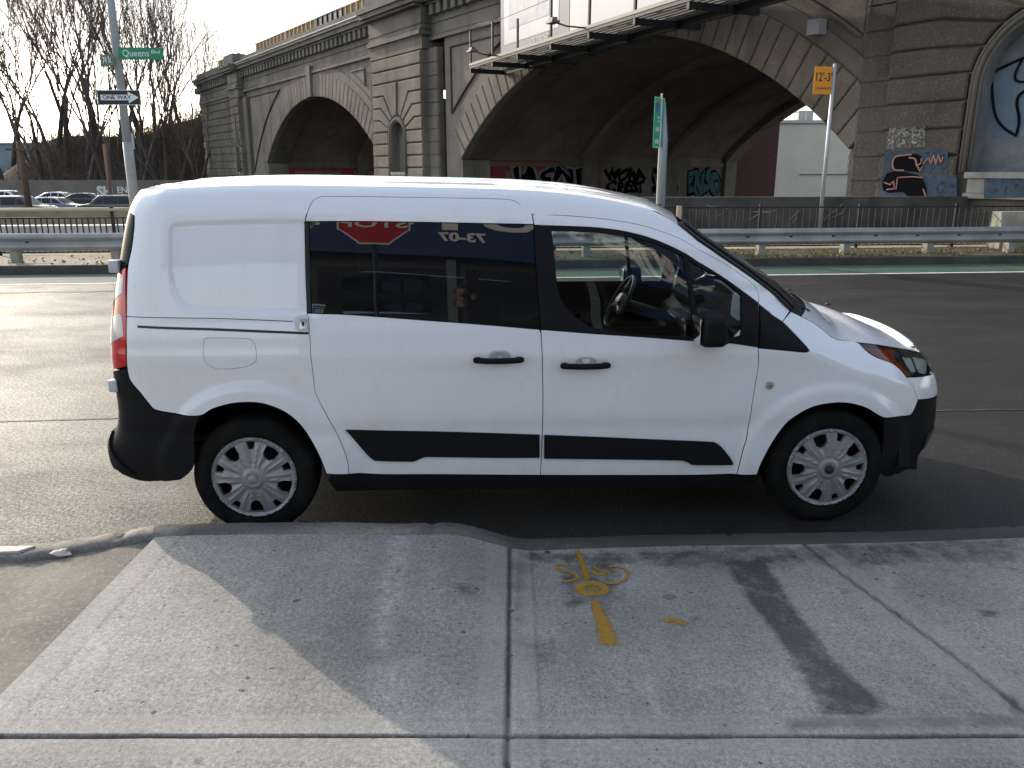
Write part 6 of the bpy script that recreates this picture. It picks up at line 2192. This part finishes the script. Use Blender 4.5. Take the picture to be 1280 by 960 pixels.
# ================================================================== wooded bank
def bank_z(x, y):
    # rises away from the road and towards the viaduct
    r = ss(92.5, 112, y)
    h = 1.0+9.0*ss(-62, -34, x)*ss(-20, -30, x+ (0 if y < 100 else 0))*1.0
    h = 1.2+6.9*ss(-70, -60, x)+3.2*ss(-52, -36, x)
    return LZ-.6+h*r+.5*noise.noise(Vector((x*.12, y*.12, 0)))*r*2
V = []; Fs = []
xs = np.arange(-120, 2, 2.0); ys = np.arange(92.6, 150, 2.0)
for x in xs:
    for y in ys:
        V.append((x, y, bank_z(x, y)))
n = len(ys)
for i in range(len(xs)-1):
    for k in range(n-1): Fs.append((i*n+k, (i+1)*n+k, (i+1)*n+k+1, i*n+k+1))
mb = MB(); mb.add(V, Fs)
struct('bank', mb.mesh(), mat('leaf_mould', (.045,.032,.022), rough=1.0, var=.5, scale=.8, bump=.8, bscale=4, bdist=.2), True)
M_BARK = mat('bark', (.060,.048,.040), rough=.95, var=.3, scale=3)
M_TWIG = mat('twig', (.12,.095,.08), rough=.95)
M_LF = [mat('dry_leaf', (.16,.10,.05), rough=.9), mat('ivy_leaf', (.05,.065,.03), rough=.9)]
def grow(mb, p, d, L_, r, lvl, maxl, rnd, leaves=None):
    n = 4 if lvl < 2 else 3 if lvl < 4 else 2
    pts = [p]; q = p; dd = d.copy()
    for i in range(n):
        dd = (dd+Vector((rnd.gauss(0, .10), rnd.gauss(0, .10), rnd.gauss(0.04, .08)))*(1.0+lvl*.15)).normalized()
        q = q+dd*L_/n; pts.append(q)
    rs = [r*(1-.42*i/n) for i in range(n+1)]
    sides = 7 if lvl == 0 else 5 if lvl == 1 else 4 if lvl == 2 else 3
    mb.tube(pts, rs, sides, cap=False)
    if leaves is not None and lvl >= 3 and rnd.random() < .35:
        for _ in range(2):
            c = pts[-1]+Vector((rnd.gauss(0, .2), rnd.gauss(0, .2), rnd.gauss(0, .2))); s_ = rnd.uniform(.06, .13)
            a_ = Vector((rnd.uniform(-1, 1), rnd.uniform(-1, 1), rnd.uniform(-1, 1)))*s_; b_ = Vector((rnd.uniform(-1, 1), rnd.uniform(-1, 1), rnd.uniform(-1, 1)))*s_
            leaves.add([c, c+a_, c+b_], [(0, 1, 2)])
    if lvl >= maxl: return
    nb = rnd.choice([2, 3]) if lvl else 3
    for k in range(nb+ (1 if lvl in (1, 2, 3) else 0)):
        t = rnd.uniform(.35, 1.0) if k else 1.0
        idx = min(int(t*n), n-1); bp = pts[idx].lerp(pts[idx+1], t*n-idx)
        ax = Vector((rnd.uniform(-1, 1), rnd.uniform(-1, 1), rnd.uniform(-.3, .3))).normalized()
        ang = rnd.uniform(.25, .75) if k else rnd.uniform(.05, .3)
        nd = (dd+ax*math.tan(ang)*.9).normalized()
        nd = (nd+Vector((0, 0, .18))).normalized()
        grow(mb, bp, nd, L_*rnd.uniform(.62, .86), r*(.50 if k else .62), lvl+1, maxl, rnd, leaves)
def tree_meshes(seed, H, lean=(0, 0), maxl=5, leafy=False):
    rnd = random.Random(seed)
    tr = MB(); cr = MB(); lf = MB() if leafy else None
    d = Vector((lean[0], lean[1], 1)).normalized()
    L0 = H*.34; r0 = H*.0105+.02
    pts = [Vector((0, 0, -.5))]; q = Vector((0, 0, -.5)); dd = d
    for i in range(6):
        dd = (dd+Vector((rnd.gauss(0, .05), rnd.gauss(0, .05), 0))).normalized(); q = q+dd*L0/6; pts.append(q)
    tr.tube(pts, [r0*(1.25-.6*i/6) for i in range(7)], 9)
    for k in range(rnd.choice([3, 4])):
        ax = Vector((rnd.uniform(-1, 1), rnd.uniform(-1, 1), 0)).normalized()
        nd = (dd+ax*rnd.uniform(.15, .50)).normalized()
        st_ = pts[-1] if k < 2 else pts[rnd.choice([3, 4, 5])]
        grow(cr, st_, nd, H*rnd.uniform(.20, .30), r0*.40, 1, maxl, rnd, lf)
    a_ = tr.mesh('trunk'); b_ = cr.mesh('crown'); c_ = lf.mesh('dry_leaves') if leafy else None
    for mm, mt in ((a_, M_BARK), (b_, M_TWIG), (c_, M_LF[0])):
        if mm is not None: mm.materials.append(mt); mm.shade_smooth()
    return a_, b_, c_
KIND = [tree_meshes(s_, 14.0, l_, 5, lf_) for s_, l_, lf_ in ((1, (.05, 0), False), (2, (-.15, 0), True), (3, (.28, 0), False), (4, (-.05, .1), True), (5, (.12, 0), False), (6, (-.22, 0), False))]
TREES = [  # pixel x of the base, distance, scale, kind, label
 (20, 96, .95, 0, 'bare tree rising left of the dark utility pole at the picture edge'),
 (48, 100, 1.00, 3, 'bare tree with a few dry leaves just right of the dark utility pole'),
 (66, 97, 1.10, 4, 'tall bare tree above the grey-blue sedan'),
 (84, 103, 1.15, 1, 'tall bare tree with dry leaves right of the grey-blue sedan'),
 (100, 95, 1.05, 2, 'bare tree leaning right above the gap left of the pale sign pole'),
 (116, 99, 1.22, 0, 'tallest bare tree just left of the pale sign pole'),
 (134, 96, 1.12, 5, 'bare tree leaning left behind the rust-coloured pole'),
 (150, 104, 1.08, 4, 'bare tree directly behind the ONE WAY sign pole'),
 (176, 98, 1.05, 1, 'bare tree with dry leaves right of the pale sign pole'),
 (192, 101, 1.08, 3, 'bare tree with dry leaves behind the Queens Blvd sign end'),
 (204, 97, 1.0, 0, 'slender bare tree at the right end of the street-name sign'),
 (0, 99, .9, 4, 'low bare tree cut by the left picture edge'),
 (-30, 97, 1.0, 1, 'bare tree just outside the left picture edge'),
 (34, 106, .85, 5, 'smaller bare tree far back behind the warehouse corner'),
 (240, 90.5, .74, 2, 'thin forked bare tree in front of the viaduct wing wall'),
 (252, 92.5, .66, 5, 'thin leaning bare tree against the viaduct wing wall'),
 (160, 110, .95, 2, 'bare tree far up the bank behind the sign pole'),
 (92, 112, 1.0, 5, 'bare tree far up the bank above the sedan'),
 (228, 98, .92, 0, 'bare tree between the street-name sign and the viaduct end'),
 (236, 104, .85, 5, 'bare tree far back just left of the viaduct end'),
 (218, 96, .98, 2, 'leaning bare tree right of the street-name sign'),
 (183, 106, 1.15, 5, 'tall bare tree behind the Queens Blvd sign'),
 (168, 94.5, 1.0, 2, 'bare tree close behind the pale sign pole on the right'),
 (126, 107, 1.2, 1, 'tall leafy-brown bare tree left of the pale sign pole'),
 (108, 102, 1.0, 4, 'bare tree above the gap between sedan and dark SUV'),
 (74, 108, 1.1, 2, 'bare tree far up the bank above the sedan roof'),
 (56, 95, .9, 5, 'low bare tree above the sedan windscreen'),
 (12, 106, 1.0, 2, 'bare tree far back above the leftmost wagon'),
 (142, 94, .85, 0, 'low bare tree above the dark SUV'),
 (200, 93.8, .8, 4, 'low bare tree on the bank above the van roof corner'),
 (262, 99, .60, 0, 'small bare tree close to the viaduct wing wall'),
 (215, 108, .80, 4, 'small bare tree on the bank top left of the viaduct'),
]
for i, (px, Y, sc, kd, lab) in enumerate(TREES):
    p = at(px, 200, Y)
    a_, b_, c_ = KIND[kd]
    t = empty('bare_tree', (p.x, Y, bank_z(p.x, Y)), random.uniform(-.5, .5) if kd in (2, 5) else random.uniform(0, 6.28), lab, 'tree', 'bare winter trees on the bank')
    t.scale = (sc*1.55, sc*1.55, sc*random.uniform(1.65, 1.85))
    for nm, me in (('trunk', a_), ('crown', b_), ('dry_leaves', c_)):
        if me is None: continue
        o_ = bpy.data.objects.new(nm, me); COL.objects.link(o_); o_.parent = t
# brush on the bank
rb = random.Random(5)
mb = MB()
def brush(px, Y, n, H):
    p = at(px, 200, Y); z = bank_z(p.x, Y)
    for i in range(n):
        x = p.x+rb.gauss(0, 1.6); y = Y+rb.gauss(0, 1.2); z0 = bank_z(x, y)
        d = Vector((rb.gauss(0, .35), rb.gauss(0, .3), 1)).normalized(); h = rb.uniform(.4, 1)*H
        q = Vector((x, y, z0-.2)); mb.cur = 0
        e = q+d*h+Vector((rb.gauss(0, .3), rb.gauss(0, .3), 0))
        mb.tube([q, (q+e)/2+Vector((rb.gauss(0, .15), 0, .1)), e], [.03, .022, .008], 3, cap=False)
        for j in range(5):
            c = q.lerp(e, rb.uniform(.25, 1))+Vector((rb.gauss(0, .3), rb.gauss(0, .3), rb.gauss(0, .25))); s_ = rb.uniform(.05, .17)
            a_ = Vector((rb.uniform(-1, 1), rb.uniform(-1, 1), rb.uniform(-1, 1)))*s_; b_ = Vector((rb.uniform(-1, 1), rb.uniform(-1, 1), rb.uniform(-1, 1)))*s_
            mb.cur = rb.choice([1, 1, 2, 0]); mb.add([c, c+a_, c+b_], [(0, 1, 2)])
for i in range(330):
    px = rb.uniform(30, 300); Y = rb.uniform(92.8, 112)
    brush(px, Y, 16, 2.2 if px > 110 else 1.6)
for i in range(60):
    brush(rb.uniform(180, 300), rb.uniform(93, 110), 18, 2.6)
tag(mb.build('undergrowth', [M_TWIG, M_LF[0], M_LF[1]]), kind='stuff')
# tree top behind the viaduct
p = at(345, 60, 115)
t = empty('bare_tree', (p.x, 115, 3.0), .4, 'bare treetop poking up behind the viaduct parapet', 'tree', 'bare winter trees on the bank')
t.scale = (.95, .95, 1.0)
for nm, me in (('trunk', KIND[1][0]), ('crown', KIND[1][1])):
    o_ = bpy.data.objects.new(nm, me); COL.objects.link(o_); o_.parent = t
# ================================================================== behind the camera (seen in the van's windows)
sf = empty('storefront', (6.0, -4.0, .13), 0, 'dark single-storey shop with a blue fascia sign across the sidewalk', 'building')
def sbox(name, x0, x1, y0, y1, z0, z1, m, par=sf, ch=0):
    mb = MB(); mb.box(((x0+x1)/2-6.0, (y0+y1)/2+4.0, (z0+z1)/2-.13), (x1-x0, y1-y0, z1-z0), ch=ch); return mb.build(name, m, par)
M_SHUT = mat('dark_shopfront', (.030,.030,.032), rough=.5)
M_FASC = mat('blue_fascia', (.008,.030,.11), rough=.5, var=.15, scale=.8)
sbox('wall', -2.4, 16, -12, -4.0, .0, 4.9, M_SHUT)
fs = sbox('fascia', -5.6, 4.6, -4.0, -3.86, 3.08, 4.85, M_FASC)
def ftxt(t, size, x, z, sx=1.0, bold=.01):
    V, Fs = text_mb(t, size, .01, bold=bold)
    mb = MB(); mb.add([(x-v[0]*sx-6.0, -3.845+4.0+v[2], z+v[1]-.13) for v in V], Fs); mb.build('lettering', M_SW, fs)
ftxt('73-07', .27, .07, 3.40, 1.15)
ftxt('AUTO', 1.25, .3, 4.02, 1.2, .04)
ftxt('QUEENS', .58, 3.1, 3.80, 1.1, .03)
ftxt('CURB', .55, -3.5, 3.75, 1.3, .02)
sbox('side_wall', -5.6, -2.45, -4.6, -4.02, 3.05, 4.85, M_SHUT)
for x0 in (-2.1, .1, 2.3, 4.6, 7.0):
    sbox('shop_window', x0, x0+1.9, -4.0, -3.97, .6, 2.9, M_BGLOS)
    sbox('mullion', x0+1.9, x0+2.05, -4.0, -3.93, .3, 3.05, mat('alu_mullion', (.10,.13,.145), rough=.5))
struct('far_sidewalk_ground', MB().box((0, -30, -.06), (200, 36, .12)).mesh(), M_LOW)
m, N, L, b, src = node_mat('mirror_pane')
b.inputs['Base Color'].default_value = (.25,.30,.36,1); b.inputs['Metallic'].default_value = 1.0; b.inputs['Roughness'].default_value = .02
sbox('transom_window', -1.75, -.45, -3.965, -3.955, 2.15, 2.75, m)
# stop sign
stp = empty('stop_sign', (-1.0, -.45, .13), 0, 'red octagonal STOP sign on a steel post facing the van', 'sign')
oc = [(.41*math.cos(rad(22.5+45*k)), .41*math.sin(rad(22.5+45*k))) for k in range(8)]
M4 = basis((0, .05, 2.72), (-1, 0, 0), (0, 0, 1), (0, 1, 0))
MB().prism(oc, 0, .006, M4).build('plate', M_SW, stp)
oc2 = [(p[0]*.95, p[1]*.95) for p in oc]
MB().prism(oc2, .007, .009, M4).build('red_field', mat('stop_red', (.45,.012,.015), rough=.35), stp)
sign_text(stp, 'STOP', .30, M4 @ Matrix.Translation((0, 0, .012)), M_SW, bold=.006)
MB().tube([(0, 0, 0), (0, 0, 3.05)], .024, 8).build('post', mat('dark_green_post', (.02,.035,.03), rough=.5), stp, True)
# photographer
M_SKIN = mat('skin', (.17,.10,.072), rough=.55); M_JKT = mat('dark_jacket', (.012,.012,.015), rough=.8); M_TRS = mat('dark_trousers', (.018,.020,.028), rough=.9)
per = empty('person', (-.10, -.36, .13), 0, 'person in a dark jacket holding a small camera up to the face', 'person')
def skin_obj(name, verts, edges, radii, m, parent, root=0, sub=1):
    me = bpy.data.meshes.new(name); me.from_pydata(verts, edges, []); o = link(name, me, m, parent)
    md = o.modifiers.new('skin', 'SKIN')
    for i, r in enumerate(radii):
        me.skin_vertices[0].data[i].radius = (r, r) if not isinstance(r, tuple) else r
        me.skin_vertices[0].data[i].use_root = (i == root)
    md.use_smooth_shade = True
    s_ = o.modifiers.new('sub', 'SUBSURF'); s_.levels = sub; s_.render_levels = sub
    return o
V = [(0,0,.95),(0,0,1.12),(0,0,1.32),(0,.01,1.46),(0,.03,1.52),
     (-.17,0,1.42),(-.28,.05,1.22),(-.10,.26,1.44),(.17,0,1.42),(.28,.05,1.22),(.16,.26,1.44),
     (-.10,0,.90),(-.12,.02,.50),(-.13,0,.08),(-.13,.13,.03),(.10,0,.90),(.12,.02,.50),(.13,0,.08),(.13,.13,.03)]
E_ = [(0,1),(1,2),(2,3),(3,4),(3,5),(5,6),(6,7),(3,8),(8,9),(9,10),(0,11),(11,12),(12,13),(13,14),(0,15),(15,16),(16,17),(17,18)]
Rr = [(.17,.12),(.16,.115),(.18,.12),(.10,.09),.055,.075,.055,.036,.075,.055,.036,.10,.07,.05,.04,.10,.07,.05,.04]
skin_obj('body', V, E_, Rr, M_JKT, per)
bm = bmesh.new(); bmesh.ops.create_uvsphere(bm, u_segments=24, v_segments=18, radius=1)
hv = []
for v in bm.verts:
    x, y, z = v.co
    X = x*.078*(1-.18*max(0, -z)); Y = y*.098; Z = z*.122
    if y > .6 and abs(x) < .22 and -.35 < z < .15: Y += .022*(1-abs(x)/.22)*(1-abs(z+.1)/.3)
    if y > .5 and abs(abs(x)-.38) < .18 and abs(z-.08) < .14: Y -= .008
    hv.append((X, Y+.04, Z+1.63))
MB().add(hv, [[v.index for v in f.verts] for f in bm.faces]).build('head', M_SKIN, per, True)
hh = [(p[0]*1.07, (p[1]-.04)*1.08+.028, (p[2]-1.63)*1.06+1.645) for p in hv]
keep = [[v.index for v in f.verts] for f in bm.faces if all((hv[v.index][1] < .07 or hv[v.index][2] > 1.69) and hv[v.index][2] > 1.57 for v in f.verts)]
MB().add(hh, keep).build('hair', mat('dark_hair', (.02,.014,.01), rough=.7), per, True)
bm.free()
for sg in (-1, 1):
    MB().box((sg*.03, .125, 1.645), (.022, .01, .010), ch=.003).build('eye', M_SB, per, True)
    MB().lathe([(0, .0), (.018, .004), (.024, .012)], 12, basis((sg*.078, .04, 1.63), (0, 1, 0), (0, 0, 1), (sg, 0, 0))).build('ear', M_SKIN, per, True)
# hands around the camera at the eye
for sg, hx in ((-1, -.10), (1, .16)):
    V = [(hx, .26, 1.44), (hx*.8+.02, .30, 1.50), (hx*.75+.02, .31, 1.55)]
    E_ = [(0, 1), (1, 2)]; R_ = [.030, .032, .028]
    for k in range(4):
        b0 = len(V); zz = 1.565-.018*k
        V += [(hx*.75+.02-sg*.01, .335, zz), (hx*.75+.02-sg*.04, .345, zz+.004), (hx*.75+.02-sg*(.062-.004*k), .335, zz)]
        E_ += [(2, b0), (b0, b0+1), (b0+1, b0+2)]; R_ += [.009, .0085, .008]
    b0 = len(V); V += [(hx*.75+.02-sg*.015, .295, 1.53), (hx*.75+.02-sg*.045, .285, 1.525)]; E_ += [(1, b0), (b0, b0+1)]; R_ += [.011, .009]
    skin_obj('hand', V, E_, R_, M_SKIN, per)
cm = empty('camera_body', (-.06, -.06, 1.70), 0, 'small black compact camera held by the person', 'camera')
MB().box((0, 0, 0), (.10, .025, .058), ch=.006).build('case', M_SB, cm, True)
# (the real lens opening is at the viewpoint itself)
